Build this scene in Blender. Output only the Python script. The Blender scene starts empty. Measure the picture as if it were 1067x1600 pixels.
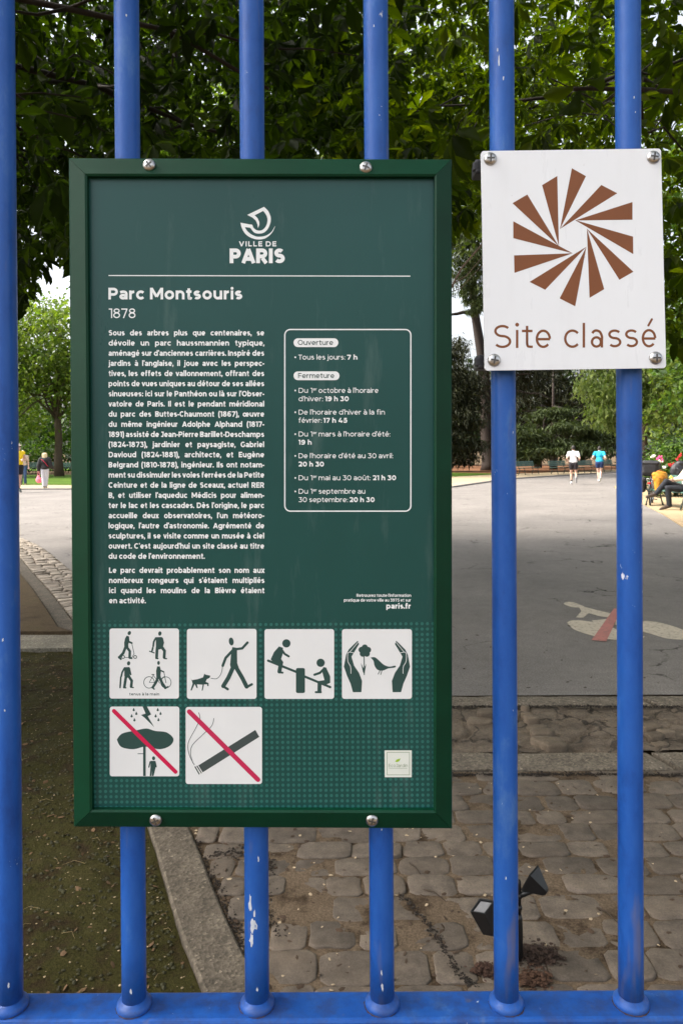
import bpy, bmesh, math, random
import numpy as np
from mathutils import Vector, Matrix, noise as mn
R = math.radians
random.seed(7)
rng = np.random.default_rng(7)
sc = bpy.context.scene
C = sc.collection

# ------------------------------------------------------------------ camera
F = 1155.0                      # focal length in photo pixels
CX, CY = 533.5, 715.0           # principal point
CAMZ, PITCH, ROLL = 1.55, R(0.5), R(-0.3)
CAM = Vector((0, 0, CAMZ))
_f = Vector((0, math.cos(PITCH), -math.sin(PITCH)))
_u0 = Vector((0, math.sin(PITCH), math.cos(PITCH)))
_r0 = Vector((1, 0, 0))
_r = _r0 * math.cos(ROLL) + _u0 * math.sin(ROLL)
_u = _u0 * math.cos(ROLL) - _r0 * math.sin(ROLL)
camd = bpy.data.cameras.new('camera')
cam = bpy.data.objects.new('camera', camd)
C.objects.link(cam)
m4 = Matrix((_r, _u, -_f)).transposed().to_4x4()
m4.translation = CAM
cam.matrix_world = m4
camd.sensor_fit = 'VERTICAL'
camd.sensor_height = 36.0
camd.lens = 36.0 * F / 1600
camd.shift_y = (CY - 800) / 1600
camd.clip_start, camd.clip_end = 0.05, 2000
camd.dof.use_dof = True
camd.dof.focus_distance = 0.72
camd.dof.aperture_fstop = 32
sc.camera = cam

# ------------------------------------------------------------------ light
SUN_EL, SUN_AZ = R(50), R(-92)          # azimuth from +Y towards +X: the sun stands to the left
w = bpy.data.worlds.new('World'); sc.world = w; w.use_nodes = True
nt = w.node_tree
sky = nt.nodes.new('ShaderNodeTexSky'); sky.sky_type = 'NISHITA'; sky.sun_disc = False
sky.sun_elevation = SUN_EL; sky.sun_rotation = SUN_AZ
sky.air_density = 1.0; sky.dust_density = 6.0; sky.ozone_density = 1.0
bg = nt.nodes['Background']; bg.inputs[1].default_value = 0.15
hs = nt.nodes.new('ShaderNodeHueSaturation'); hs.inputs['Saturation'].default_value = .35     # thin bright cloud greys the sky
nt.links.new(sky.outputs[0], hs.inputs['Color']); nt.links.new(hs.outputs[0], bg.inputs[0])
sd = bpy.data.lights.new('sun', 'SUN'); sd.energy = 2.0; sd.angle = R(14); sd.color = (1, .93, .82)
sun = bpy.data.objects.new('sun', sd); C.objects.link(sun)
sdir = Vector((math.sin(SUN_AZ) * math.cos(SUN_EL), math.cos(SUN_AZ) * math.cos(SUN_EL), math.sin(SUN_EL)))
sun.rotation_euler = sdir.to_track_quat('Z', 'Y').to_euler()
sc.view_settings.view_transform = 'Standard'
sc.view_settings.look = 'None'
sc.view_settings.exposure = 1.7
sc.view_settings.gamma = 1
sc.cycles.max_bounces = 6
sc.cycles.sample_clamp_indirect = 6

# ------------------------------------------------------------------ pixel helpers
def ray(px, py):
    return _f + _r * ((px - CX) / F) - _u * ((py - CY) / F)
def onY(px, py, Y):
    d = ray(px, py); return CAM + d * (Y / d.y)
def G(px, py, z=0.0):
    d = ray(px, py); return CAM + d * ((z - CAMZ) / d.z)

# ------------------------------------------------------------------ objects
ORG = {}
def org(o):
    return ORG.get(o.name, Vector((0, 0, 0))) if o else Vector((0, 0, 0))
def tag(o, label=None, cat=None, group=None, kind=None):
    if label: o['label'] = label
    if cat: o['category'] = cat
    if group: o['group'] = group
    if kind: o['kind'] = kind
    return o
def empty(name, loc, label, cat, group=None):
    o = bpy.data.objects.new(name, None); C.objects.link(o)
    o.location = loc; o.empty_display_size = .1
    ORG[o.name] = Vector(loc)
    return tag(o, label, cat, group)
def link(name, me, mat, parent=None):
    o = bpy.data.objects.new(name, me); C.objects.link(o)
    if mat: me.materials.append(mat)
    if parent:
        o.parent = parent
        ORG[o.name] = org(parent)
    return o
def smooth_mesh(me, on=True):
    me.polygons.foreach_set('use_smooth', [on] * len(me.polygons))

class MB:
    """collects shapes in world coordinates, links them as ONE mesh object"""
    def __init__(s): s.v = []; s.f = []
    def add(s, vs, fs):
        k = len(s.v); s.v += [tuple(p) for p in vs]; s.f += [tuple(i + k for i in f) for f in fs]; return s
    def box(s, c, d, M=None, bev=0):
        x, y, z = d[0] / 2, d[1] / 2, d[2] / 2
        if bev <= 0:
            vs = [Vector((a * x, b * y, e * z)) for a in (-1, 1) for b in (-1, 1) for e in (-1, 1)]
            fs = [(0, 1, 3, 2), (4, 6, 7, 5), (0, 4, 5, 1), (2, 3, 7, 6), (0, 2, 6, 4), (1, 5, 7, 3)]
        else:
            bm = bmesh.new(); bmesh.ops.create_cube(bm, size=1)
            bmesh.ops.scale(bm, vec=d, verts=bm.verts)
            bmesh.ops.bevel(bm, geom=list(bm.edges), offset=bev, segments=2, affect='EDGES', profile=.5)
            bm.verts.index_update()
            vs = [v.co.copy() for v in bm.verts]; fs = [[v.index for v in f.verts] for f in bm.faces]; bm.free()
        if M is not None: vs = [M @ v for v in vs]
        c = Vector(c)
        return s.add([v + c for v in vs], fs)
    def tube(s, pts, rad, n=12, cap=True, sx=1.0):
        pts = [Vector(p) for p in pts]; k0 = len(s.v)
        if not hasattr(rad, '__len__'): rad = [rad] * len(pts)
        prev = None; vs = []; fs = []
        for i, p in enumerate(pts):
            t = (pts[min(i + 1, len(pts) - 1)] - pts[max(i - 1, 0)]).normalized()
            if prev is None:
                a = Vector((1, 0, 0)) if abs(t.x) < .8 else Vector((0, 1, 0))
                e1 = (a - t * a.dot(t)).normalized()
            else:
                e1 = (prev - t * prev.dot(t)).normalized()
            prev = e1; e2 = t.cross(e1)
            for j in range(n):
                an = 2 * math.pi * j / n
                vs.append(p + (e1 * math.cos(an) * sx + e2 * math.sin(an)) * rad[i])
        for i in range(len(pts) - 1):
            for j in range(n):
                a = i * n + j; b = i * n + (j + 1) % n
                fs.append((a, b, b + n, a + n))
        if cap:
            fs.append(tuple(range(n))[::-1]); fs.append(tuple(range((len(pts) - 1) * n, len(pts) * n)))
        return s.add(vs, fs)
    def ell(s, c, r, n=12, M=None):
        c = Vector(c); vs = [Vector((0, 0, -1))]; fs = []
        m = n // 2
        for i in range(1, m):
            ph = -math.pi / 2 + math.pi * i / m
            for j in range(n):
                th = 2 * math.pi * j / n
                vs.append(Vector((math.cos(ph) * math.cos(th), math.cos(ph) * math.sin(th), math.sin(ph))))
        vs.append(Vector((0, 0, 1)))
        for j in range(n): fs.append((0, 1 + (j + 1) % n, 1 + j))
        for i in range(m - 2):
            for j in range(n):
                a = 1 + i * n + j; b = 1 + i * n + (j + 1) % n
                fs.append((a, b, b + n, a + n))
        t = len(vs) - 1; k = 1 + (m - 2) * n
        for j in range(n): fs.append((k + j, k + (j + 1) % n, t))
        vs = [Vector((v.x * r[0], v.y * r[1], v.z * r[2])) for v in vs]
        if M is not None: vs = [M @ v for v in vs]
        return s.add([v + c for v in vs], fs)
    def cap(s, p0, r0, p1, r1, n=10):
        p0 = Vector(p0); p1 = Vector(p1); d = p1 - p0; L = d.length
        if L < 1e-6: return s.ell(p0, (r0, r0, r0), n)
        t = d / L; pts = []; rd = []
        for a in (-88, -60, -30, 0): pts.append(p0 + t * r0 * math.sin(R(a))); rd.append(max(r0 * math.cos(R(a)), .0004))
        for a in (0, 30, 60, 88): pts.append(p1 + t * r1 * math.sin(R(a))); rd.append(max(r1 * math.cos(R(a)), .0004))
        return s.tube(pts, rd, n)
    def lathe(s, c, prof, n=20, M=None):
        vs = []; fs = []
        for r_, z in prof:
            for j in range(n):
                a = 2 * math.pi * j / n; vs.append(Vector((r_ * math.cos(a), r_ * math.sin(a), z)))
        for i in range(len(prof) - 1):
            for j in range(n):
                a = i * n + j; b = i * n + (j + 1) % n; fs.append((a, b, b + n, a + n))
        fs.append(tuple(range(n))[::-1]); fs.append(tuple(range((len(prof) - 1) * n, len(prof) * n)))
        if M is not None: vs = [M @ v for v in vs]
        c = Vector(c); return s.add([v + c for v in vs], fs)
    def mesh(s, name, o=Vector((0, 0, 0))):
        me = bpy.data.meshes.new(name)
        me.from_pydata([(a - o.x, b - o.y, c - o.z) for a, b, c in s.v], [], s.f); me.update(); return me
    def build(s, name, mat, parent=None, smooth=False, loc=None):
        o0 = org(parent) if parent else (Vector(loc) if loc is not None else Vector((0, 0, 0)))
        me = s.mesh(name, o0)
        o = link(name, me, mat, parent)
        if not parent and loc is not None: o.location = loc; ORG[o.name] = Vector(loc)
        if smooth: smooth_mesh(me)
        return o

def remesh(mb, name, mat, parent, voxel=.009, it=2):
    me = mb.mesh(name, org(parent))
    o = bpy.data.objects.new(name, me); C.objects.link(o)
    md = o.modifiers.new('r', 'REMESH'); md.mode = 'VOXEL'; md.voxel_size = voxel; md.use_smooth_shade = True
    sm = o.modifiers.new('s', 'SMOOTH'); sm.factor = .5; sm.iterations = it
    dg = bpy.context.evaluated_depsgraph_get(); dg.update()
    me2 = bpy.data.meshes.new_from_object(o.evaluated_get(dg)); me2.name = name
    bpy.data.objects.remove(o); bpy.data.meshes.remove(me)
    me2.materials.clear(); smooth_mesh(me2)
    return link(name, me2, mat, parent)

def np_mesh(name, V, faces_flat, nper):
    me = bpy.data.meshes.new(name)
    nf = len(faces_flat) // nper
    me.vertices.add(len(V)); me.vertices.foreach_set('co', np.ascontiguousarray(V, dtype=np.float32).ravel())
    me.loops.add(len(faces_flat)); me.loops.foreach_set('vertex_index', np.ascontiguousarray(faces_flat, dtype=np.int32))
    me.polygons.add(nf); me.polygons.foreach_set('loop_start', np.arange(0, nf * nper, nper, dtype=np.int32))
    try: me.polygons.foreach_set('loop_total', np.full(nf, nper, dtype=np.int32))
    except Exception: pass
    me.update(calc_edges=True); me.validate(); return me

# ------------------------------------------------------------------ materials
def S(r, g, b):
    def c(x):
        x /= 255.0; return x / 12.92 if x <= .04045 else ((x + .055) / 1.055) ** 2.4
    return (c(r), c(g), c(b), 1)
class NT:
    def __init__(s, name):
        s.m = bpy.data.materials.new(name); s.m.use_nodes = True; s.t = s.m.node_tree
        s.b = s.t.nodes['Principled BSDF']; s.out = s.t.nodes['Material Output']
        s.tc = s.t.nodes.new('ShaderNodeTexCoord')
    def n(s, typ, **kw):
        x = s.t.nodes.new('ShaderNode' + typ)
        for k, v in kw.items(): setattr(x, k, v)
        return x
    def l(s, a, b): s.t.links.new(a, b)
    def noise(s, scale, detail=4, rough=.6, vec=None, sc3=None, dist=0):
        x = s.n('TexNoise'); x.inputs['Scale'].default_value = scale; x.inputs['Detail'].default_value = detail
        x.inputs['Roughness'].default_value = rough; x.inputs['Distortion'].default_value = dist
        v = vec or s.tc.outputs['Object']
        if sc3:
            mp = s.n('Mapping'); mp.inputs['Scale'].default_value = sc3; s.l(v, mp.inputs['Vector']); v = mp.outputs[0]
        s.l(v, x.inputs['Vector']); return x.outputs['Fac']
    def ramp(s, fac, stops):
        x = s.n('ValToRGB'); e = x.color_ramp.elements
        while len(e) < len(stops): e.new(.5)
        for k, (p, c) in enumerate(stops):
            e[k].position = p; e[k].color = c if hasattr(c, '__len__') else (c, c, c, 1)
        s.l(fac, x.inputs[0]); return x.outputs[0]
    def mix(s, fac, a, b, mode='MIX'):
        x = s.n('MixRGB', blend_type=mode)
        for i, q in ((0, fac), (1, a), (2, b)):
            if hasattr(q, 'links'): s.l(q, x.inputs[i])
            else: x.inputs[i].default_value = q
        return x.outputs[0]
    def bump(s, h, strength=.3, dist=.01, prev=None):
        x = s.n('Bump'); x.inputs['Strength'].default_value = strength; x.inputs['Distance'].default_value = dist
        s.l(h, x.inputs['Height'])
        if prev: s.l(prev, x.inputs['Normal'])
        return x.outputs[0]
    def fin(s, col=None, rough=None, nrm=None, metal=None, spec=None, coat=None):
        for k, q in (('Base Color', col), ('Roughness', rough), ('Normal', nrm), ('Metallic', metal), ('Specular IOR Level', spec), ('Coat Weight', coat)):
            if q is None: continue
            if hasattr(q, 'links'): s.l(q, s.b.inputs[k])
            else: s.b.inputs[k].default_value = q
        return s.m
def dk(c, k): return (c[0] * k, c[1] * k, c[2] * k, 1)
def plain(name, col, rough=.6, var=.12, scale=30, bump=0, metal=0, spec=.5, coat=0):
    a = NT(name); f = a.noise(scale)
    c = a.ramp(f, [(.3, dk(col, 1 - var)), (.7, dk(col, 1 + var))])
    return a.fin(c, rough, a.bump(f, bump, .01) if bump else None, metal, spec, coat)
def island(a, lo=.75, hi=1.2):
    g = a.n('NewGeometry'); mr = a.n('MapRange'); mr.inputs['To Min'].default_value = lo; mr.inputs['To Max'].default_value = hi
    a.l(g.outputs['Random Per Island'], mr.inputs['Value']); return mr.outputs[0], g.outputs['Random Per Island']
def leafmat(name, cols, trans=.35, rough=.45, tcol=None, spec=.3):
    a = NT(name)
    _, rnd = island(a)
    c = a.ramp(rnd, [(i / max(1, len(cols) - 1), q) for i, q in enumerate(cols)])
    nz = a.noise(1.1, 2); v = a.ramp(nz, [(.3, .78), (.7, 1.2)])
    c = a.mix(1.0, c, v, 'MULTIPLY')
    a.l(c, a.b.inputs['Base Color']); a.b.inputs['Roughness'].default_value = rough
    a.b.inputs['Specular IOR Level'].default_value = spec
    tr = a.n('BsdfTranslucent')
    tc = a.mix(1.0, c, tcol or (1.5, 1.7, .5, 1), 'MULTIPLY'); a.l(tc, tr.inputs['Color'])
    mx = a.n('MixShader'); mx.inputs[0].default_value = trans
    a.l(a.b.outputs[0], mx.inputs[1]); a.l(tr.outputs[0], mx.inputs[2]); a.l(mx.outputs[0], a.out.inputs['Surface'])
    return a.m

RAILZ = onY(533, 1570, .74).z
def mat_blue():
    a = NT('blue_paint')
    big = a.noise(14, 7, .72, sc3=(1, 1, .4)); fine = a.noise(120, 4)
    c = a.ramp(big, [(.30, S(16, 62, 132)), (.46, S(28, 84, 166)), (.58, S(36, 92, 174)), (.72, S(78, 120, 180))])
    st = a.noise(34, 3, .7, sc3=(1, 1, .16)); m = a.ramp(st, [(.66, 0), (.74, 1)])
    c = a.mix(a.mix(1, m, (.6, .6, .6, 1), 'MULTIPLY'), c, S(104, 104, 126))
    ch = a.noise(55, 6, .75, sc3=(1, 1, .5)); m2 = a.ramp(ch, [(.675, 0), (.685, 1)])
    c = a.mix(m2, c, S(206, 212, 224))
    lo = a.n('SeparateXYZ'); a.l(a.tc.outputs['Object'], lo.inputs[0]); gr = a.ramp(a.noise(42, 6, .75), [(.44, 0), (.62, 1)]); gz = a.n('MapRange'); gz.inputs['From Min'].default_value = RAILZ + .05; gz.inputs['From Max'].default_value = RAILZ; a.l(lo.outputs[2], gz.inputs['Value'])
    c = a.mix(a.mix(1, gr, a.mix(1, gz.outputs[0], (.42, .42, .42, 1), 'MULTIPLY'), 'MULTIPLY'), c, S(58, 56, 70))      # splashed dirt low on the bars and on the rail
    ru = a.noise(21, 6, .8); m3 = a.ramp(ru, [(.74, 0), (.80, 1)])
    c = a.mix(a.mix(1, m3, (.6, .6, .6, 1), 'MULTIPLY'), c, S(92, 62, 44))
    return a.fin(c, a.ramp(fine, [(.3, .3), (.7, .48)]), a.bump(big, .15, .004, a.bump(fine, .12, .0006)), spec=.4)
def mat_panel(name, col, dots=False):
    a = NT(name)
    f = a.noise(5, 5, .6); c = a.ramp(f, [(.3, dk(col, .92)), (.7, dk(col, 1.08))])
    if dots:
        mp = a.n('Mapping'); p = 0.00519; mp.inputs['Scale'].default_value = (1 / p, 1, 1 / p)
        a.l(a.tc.outputs['Object'], mp.inputs['Vector'])
        fr = a.n('VectorMath', operation='FRACTION'); a.l(mp.outputs[0], fr.inputs[0])
        sp = a.n('SeparateXYZ'); a.l(fr.outputs[0], sp.inputs[0])
        cb = a.n('CombineXYZ'); a.l(sp.outputs[0], cb.inputs[0]); a.l(sp.outputs[2], cb.inputs[1])
        ds = a.n('VectorMath', operation='DISTANCE'); a.l(cb.outputs[0], ds.inputs[0]); ds.inputs[1].default_value = (.5, .5, 0)
        d = a.ramp(ds.outputs['Value'], [(.24, 1), (.34, 0)])
        c = a.mix(d, c, S(44, 104, 97))
    sm = a.noise(14, 6, .7, sc3=(2.2, 1, .35)); dirt = a.ramp(sm, [(.56, 0), (.74, 1)])
    c = a.mix(a.mix(1, dirt, (.14, .14, .14, 1), 'MULTIPLY'), c, S(150, 165, 160))
    return a.fin(c, a.ramp(sm, [(.3, .26), (.75, .42)]), spec=.36)
def crack(a, scale, wdt, gate=None, dist=.35):
    nv = a.n('TexNoise'); nv.inputs['Scale'].default_value = scale * 2.2; nv.inputs['Detail'].default_value = 5; a.l(a.tc.outputs['Object'], nv.inputs['Vector'])
    mx = a.n('MixRGB', blend_type='LINEAR_LIGHT'); mx.inputs[0].default_value = dist / scale; a.l(a.tc.outputs['Object'], mx.inputs[1]); a.l(nv.outputs['Color'], mx.inputs[2])
    vo = a.n('TexVoronoi', feature='DISTANCE_TO_EDGE'); vo.inputs['Scale'].default_value = scale; a.l(mx.outputs[0], vo.inputs['Vector'])
    k = a.ramp(vo.outputs['Distance'], [(wdt * .35, 1), (wdt, 0)])
    if gate is not None: k = a.mix(1, k, gate, 'MULTIPLY')
    return k
def mat_asphalt():
    a = NT('asphalt')
    g = a.noise(85, 8, .85); big = a.noise(.7, 5, .6); mid = a.noise(9, 6, .7)
    c = a.ramp(g, [(.30, (.066, .058, .053, 1)), (.5, (.185, .168, .154, 1)), (.70, (.39, .36, .335, 1))])
    c = a.mix(1, c, a.ramp(big, [(.3, .82), (.7, 1.12)]), 'MULTIPLY')
    c = a.mix(1, c, a.ramp(mid, [(.3, .85), (.7, 1.1)]), 'MULTIPLY')
    gk = a.ramp(a.noise(.9, 3), [(.52, 0), (.60, 1)])
    c = a.mix(crack(a, .9, .012, gk), c, (.03, .026, .022, 1))
    stn = a.ramp(a.noise(1.7, 6, .75), [(.60, 0), (.72, 1)]); c = a.mix(a.mix(1, stn, (.35, .35, .35, 1), 'MULTIPLY'), c, (.07, .06, .05, 1))
    return a.fin(c, .88, a.bump(g, .35, .004), spec=.2)
def mat_stone(name, lo, hi, sat=None, bs=60, moss=0.0):
    a = NT(name)
    v, rnd = island(a, .72, 1.18)
    n1 = a.noise(14, 6, .7); c = a.ramp(n1, [(.28, lo), (.72, hi)])
    c = a.mix(1, c, v, 'MULTIPLY')
    n2 = a.noise(170, 4, .7); c = a.mix(1, c, a.ramp(n2, [(.3, .72), (.7, 1.22)]), 'MULTIPLY')
    n3 = a.noise(3.0, 5, .65); d = a.ramp(n3, [(.5, 0), (.7, 1)])
    c = a.mix(a.mix(1, d, (.5, .5, .5, 1), 'MULTIPLY'), c, sat or S(120, 104, 88))
    if moss:
        n4 = a.noise(5, 5, .7); mm = a.ramp(n4, [(.55, 0), (.7, 1)])
        c = a.mix(a.mix(1, mm, (moss,) * 3 + (1,), 'MULTIPLY'), c, S(60, 58, 30))
    return a.fin(c, .75, a.bump(n1, .4, .008, a.bump(n2, .4, .003)), spec=.35)
def mat_kerb(name, base, k=1.0):
    a = NT(name)
    vo = a.n('TexVoronoi'); vo.inputs['Scale'].default_value = 105; a.l(a.tc.outputs['Object'], vo.inputs['Vector'])
    c = a.ramp(vo.outputs['Color'], [(.15, dk(base, .6)), (.6, base), (.85, dk(base, 1.25)), (.95, dk(base, 2.0))])
    n1 = a.noise(7, 6, .7); c = a.mix(1, c, a.ramp(n1, [(.3, .65), (.7, 1.2)]), 'MULTIPLY')
    return a.fin(c, .85, a.bump(vo.outputs['Distance'], .5, .004, a.bump(n1, .4, .01)), spec=.25)
def mat_soil(name, stops, scale=9, bump=.7):
    a = NT(name)
    n1 = a.noise(scale, 8, .72); c = a.ramp(n1, stops)
    n2 = a.noise(130, 5, .75); c = a.mix(1, c, a.ramp(n2, [(.28, .45), (.72, 1.55)]), 'MULTIPLY')
    return a.fin(c, .95, a.bump(n1, bump, .03, a.bump(n2, .6, .006)), spec=.1)

BLUE = mat_blue()
def mat_white():
    a = NT('white_enamel'); n1 = a.noise(16, 6, .7, sc3=(2.5, 1, .4)); k = a.ramp(n1, [(.52, 0), (.75, 1)]); n2 = a.noise(140, 3); k2 = a.ramp(n2, [(.73, 0), (.76, 1)])
    c = a.mix(a.mix(1, k, (.06, .06, .06, 1), 'MULTIPLY'), (.86, .88, .91, 1), (.45, .42, .38, 1)); c = a.mix(a.mix(1, k2, (.5, .5, .5, 1), 'MULTIPLY'), c, (.35, .30, .25, 1))
    return a.fin(c, a.ramp(n1, [(.3, .24), (.7, .36)]))
WHITEP = mat_white()
PRINT = plain('white_print', (.86, .88, .88, 1), .4, .02, 40)
TILE = plain('pictogram_white', (.78, .79, .79, 1), .4, .02, 30)
INK = plain('dark_green_print', S(38, 72, 68), .45, .04, 40)
GREYINK = plain('charcoal_print', S(62, 74, 74), .45, .04, 40)
RED = plain('crimson_print', S(206, 16, 76), .4, .05, 60)
BROWN = plain('brown_print', S(126, 70, 26), .45, .05, 30)
PANEL = mat_panel('teal_panel', S(22, 72, 68))
DOTS = mat_panel('dotted_teal_panel', S(20, 70, 66), True)
RUST = plain('rust', S(84, 62, 56), .8, .35, 160)
FRAME = plain('green_aluminium', S(0, 54, 34), .42, .14, 18, spec=.22)
STEEL = plain('screw_steel', (.50, .49, .48, 1), .28, .35, 300, metal=1, bump=.1)
DARKM = plain('dark_metal', (.03, .03, .035, 1), .5, .2, 60)
BLACKP = plain('black_plastic', (.006, .006, .007, 1), .38, .2, 40)
LENS = plain('lamp_glass', (.22, .22, .23, 1), .22, .1, 60)
ASPH = mat_asphalt()

# ------------------------------------------------------------------ ground
def sheet(name, pts, z, mat, kind='structure', thick=0):
    mb = MB()
    if thick:
        n = len(pts); top = [(p[0], p[1], z) for p in pts]; bot = [(p[0], p[1], z - thick) for p in pts]
        mb.add(top + bot, [tuple(range(n))] + [(i, i + n, (i + 1) % n + n, (i + 1) % n) for i in range(n)])
    else:
        mb.add([(p[0], p[1], z) for p in pts], [tuple(range(len(pts)))])
    o = mb.build(name, mat)
    bm = bmesh.new(); bm.from_mesh(o.data); bmesh.ops.recalc_face_normals(bm, faces=bm.faces)
    bmesh.ops.triangulate(bm, faces=bm.faces); 
    bm.normal_update()
    if not thick:
        for f in bm.faces:
            if f.normal.z < 0: f.normal_flip()
    bm.to_mesh(o.data); bm.free()
    return tag(o, kind=kind)
def spl(pts, n=6):
    out = []
    P = [Vector((p[0], p[1])) if len(p) == 2 else Vector(p) for p in pts]
    for i in range(len(P) - 1):
        p0, p1, p2, p3 = P[max(i - 1, 0)], P[i], P[i + 1], P[min(i + 2, len(P) - 1)]
        for k in range(n):
            t = k / n
            out.append(.5 * ((2 * p1) + (p2 - p0) * t + (2 * p0 - 5 * p1 + 4 * p2 - p3) * t * t + (3 * p1 - p0 - 3 * p2 + p3) * t ** 3))
    out.append(P[-1]); return out
def offs(path, d):
    out = []
    for i, p in enumerate(path):
        t = (path[min(i + 1, len(path) - 1)] - path[max(i - 1, 0)]).normalized()
        out.append(p + Vector((t.y, -t.x)) * d)      # + = right of travel
    return out

EARTH = mat_soil('earth', [(.3, S(70, 58, 44)), (.55, S(98, 82, 62)), (.75, S(80, 72, 44))], 1.5)
sheet('ground', [(-600, -600), (600, -600), (600, 900), (-600, 900)], -.03, EARTH)

kerb_line = spl([(.35, .9), (-.335, 2.13), (-.71, 3.0), (-1.25, 4.2), (-2.0, 5.7), (-3.85, 9.1), (-6.2, 13), (-9.8, 17), (-15, 20.5), (-30, 24)], 8)
KW = .15
kL, kR = offs(kerb_line, -KW / 2), offs(kerb_line, KW / 2)
gR = offs(kerb_line, KW / 2 + .47)
def at_z(path, y):
    for a, b in zip(path, path[1:]):
        if a.y <= y <= b.y: t = (y - a.y) / (b.y - a.y); return a.lerp(b, t)
    return path[-1]

# road
near = 4.66
rl = [p for p in gR if p.y > near]
road = [(at_z(gR, near).x, near)] + [(p.x, p.y) for p in rl] + [(-60, 26), (-60, 34), (-30, 32), (-13.6, 31), (-11.4, 30.8), (0, 30.4), (4.7, 31), (6.2, 34), (9.0, 39.5), (18.5, 50), (40, 72), (46, 68), (22, 47.5), (15, 37.5), (11.4, 31), (10.3, 27.6), (9.4, 24), (8.6, 21.3), (7.6, 17.5), (6.5, 13.8), (6.0, 9), (6.0, near)]
sheet('road', road, 0.0, ASPH)

# cobbles as real stones
def stones(name, rows, mat, h=.012, seed=1, rough=0):
    """rows: list of stones given by 4 ground corners"""
    rn = random.Random(seed); mb = MB()
    for q in rows:
        c = sum((Vector(p) for p in q), Vector((0, 0))) / 4
        e1 = (Vector(q[1]) - Vector(q[0])).length; e2 = (Vector(q[3]) - Vector(q[0])).length
        n = 20; ring = []; hz = h * rn.uniform(.45, 1.25); tx, ty = rn.uniform(-.05, .05), rn.uniform(-.05, .05)
        pw = rn.uniform(5, 13); ph = [rn.uniform(0, 6.28) for _ in range(4)]; am = [rn.uniform(0, .026 + rough) for _ in range(4)]
        if rough: pw = rn.uniform(2.2, 4)
        u = (Vector(q[1]) - Vector(q[0])) * .5 + (Vector(q[2]) - Vector(q[3])) * .5
        v = (Vector(q[3]) - Vector(q[0])) * .5 + (Vector(q[2]) - Vector(q[1])) * .5
        vs = []; fs = []
        for k, (s_, zz) in enumerate(((1.0, -.02), (1.0, .45), (.985, .78), (.93, .97), (.5, 1.0))):
            for j in range(n):
                a = 2 * math.pi * j / n; ca, sa = math.cos(a), math.sin(a)
                rr = (abs(ca) ** pw + abs(sa) ** pw) ** (-1 / pw) * .5
                rr *= 1 + sum(am[i] * math.sin((i + 2) * a + ph[i]) for i in range(4))
                p = c + u * (ca * rr * s_) + v * (sa * rr * s_)
                z = (hz * zz if zz > 0 else -.025) + (tx * (p.x - c.x) + ty * (p.y - c.y)) * (zz > 0) + rn.uniform(-.0012, .0012) * (zz > .5)
                vs.append((p.x, p.y, z))
        for k in range(4):
            for j in range(n):
                a, b = k * n + j, k * n + (j + 1) % n; fs.append((a, b, b + n, a + n))
        fs.append(tuple(range(4 * n, 5 * n)))
        mb.add(vs, fs)
    o = mb.build(name, mat, smooth=True)
    return tag(o, kind='structure')
COB = mat_stone('cobble', S(74, 66, 58), S(116, 104, 92), S(112, 98, 84))
COBG = mat_stone('gutter_cobble', S(128, 118, 106), S(166, 154, 140))
rows = []; y = .95; rn = random.Random(3)
while y < 3.50:
    d = rn.uniform(.105, .145); d = min(d, 3.54 - y)
    x = at_z(kR, y + d / 2).x + .02; first = True
    while x < 3.2:
        L = rn.uniform(.13, .23) if not first else rn.uniform(.08, .22)
        first = False
        g = .0045; jy = rn.uniform(-.008, .008); sl = .02 * (x) * 0
        rows.append([(x + g, y + g * .6 + jy), (x + L - g, y + g * .6 + jy + rn.uniform(-.008, .008)), (x + L - g + rn.uniform(-.012, .012), y + d - g * .6 + jy), (x + g + rn.uniform(-.012, .012), y + d - g * .6 + jy)])
        x += L
    y += d
stones('cobblestone_paving', rows, COB, .010, 5)
MORTAR = mat_soil('joint_sand', [(.30, S(36, 29, 22)), (.40, S(66, 54, 42)), (.50, S(98, 84, 69)), (.68, S(110, 95, 79)), (.80, S(54, 44, 34))], 5, .5)
def bumpy(name, x0, x1, y0, y1, nx, ny, fn, mat, clip=None):
    mb = MB(); vs = []; fs = []
    for j in range(ny + 1):
        for i in range(nx + 1):
            yy = y0 + (y1 - y0) * j / ny; a = x0(yy) if callable(x0) else x0; b = x1(yy) if callable(x1) else x1
            xx = a + (b - a) * i / nx; vs.append((xx, yy, fn(xx, yy)))
    for j in range(ny):
        for i in range(nx):
            k = j * (nx + 1) + i; fs.append((k, k + 1, k + nx + 2, k + nx + 1))
    mb.add(vs, fs); return tag(mb.build(name, mat, smooth=True), kind='structure')
def nz(x, y, s, seed=0): return mn.noise(Vector((x * s, y * s, seed)))
bumpy('cobble_bed', lambda y: at_z(kR, y).x + .002, 3.3, .9, 3.54, 110, 90, lambda x, y: .0044 + .005 * nz(x, y, 3.1) + .003 * nz(x, y, 14), MORTAR)
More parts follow.
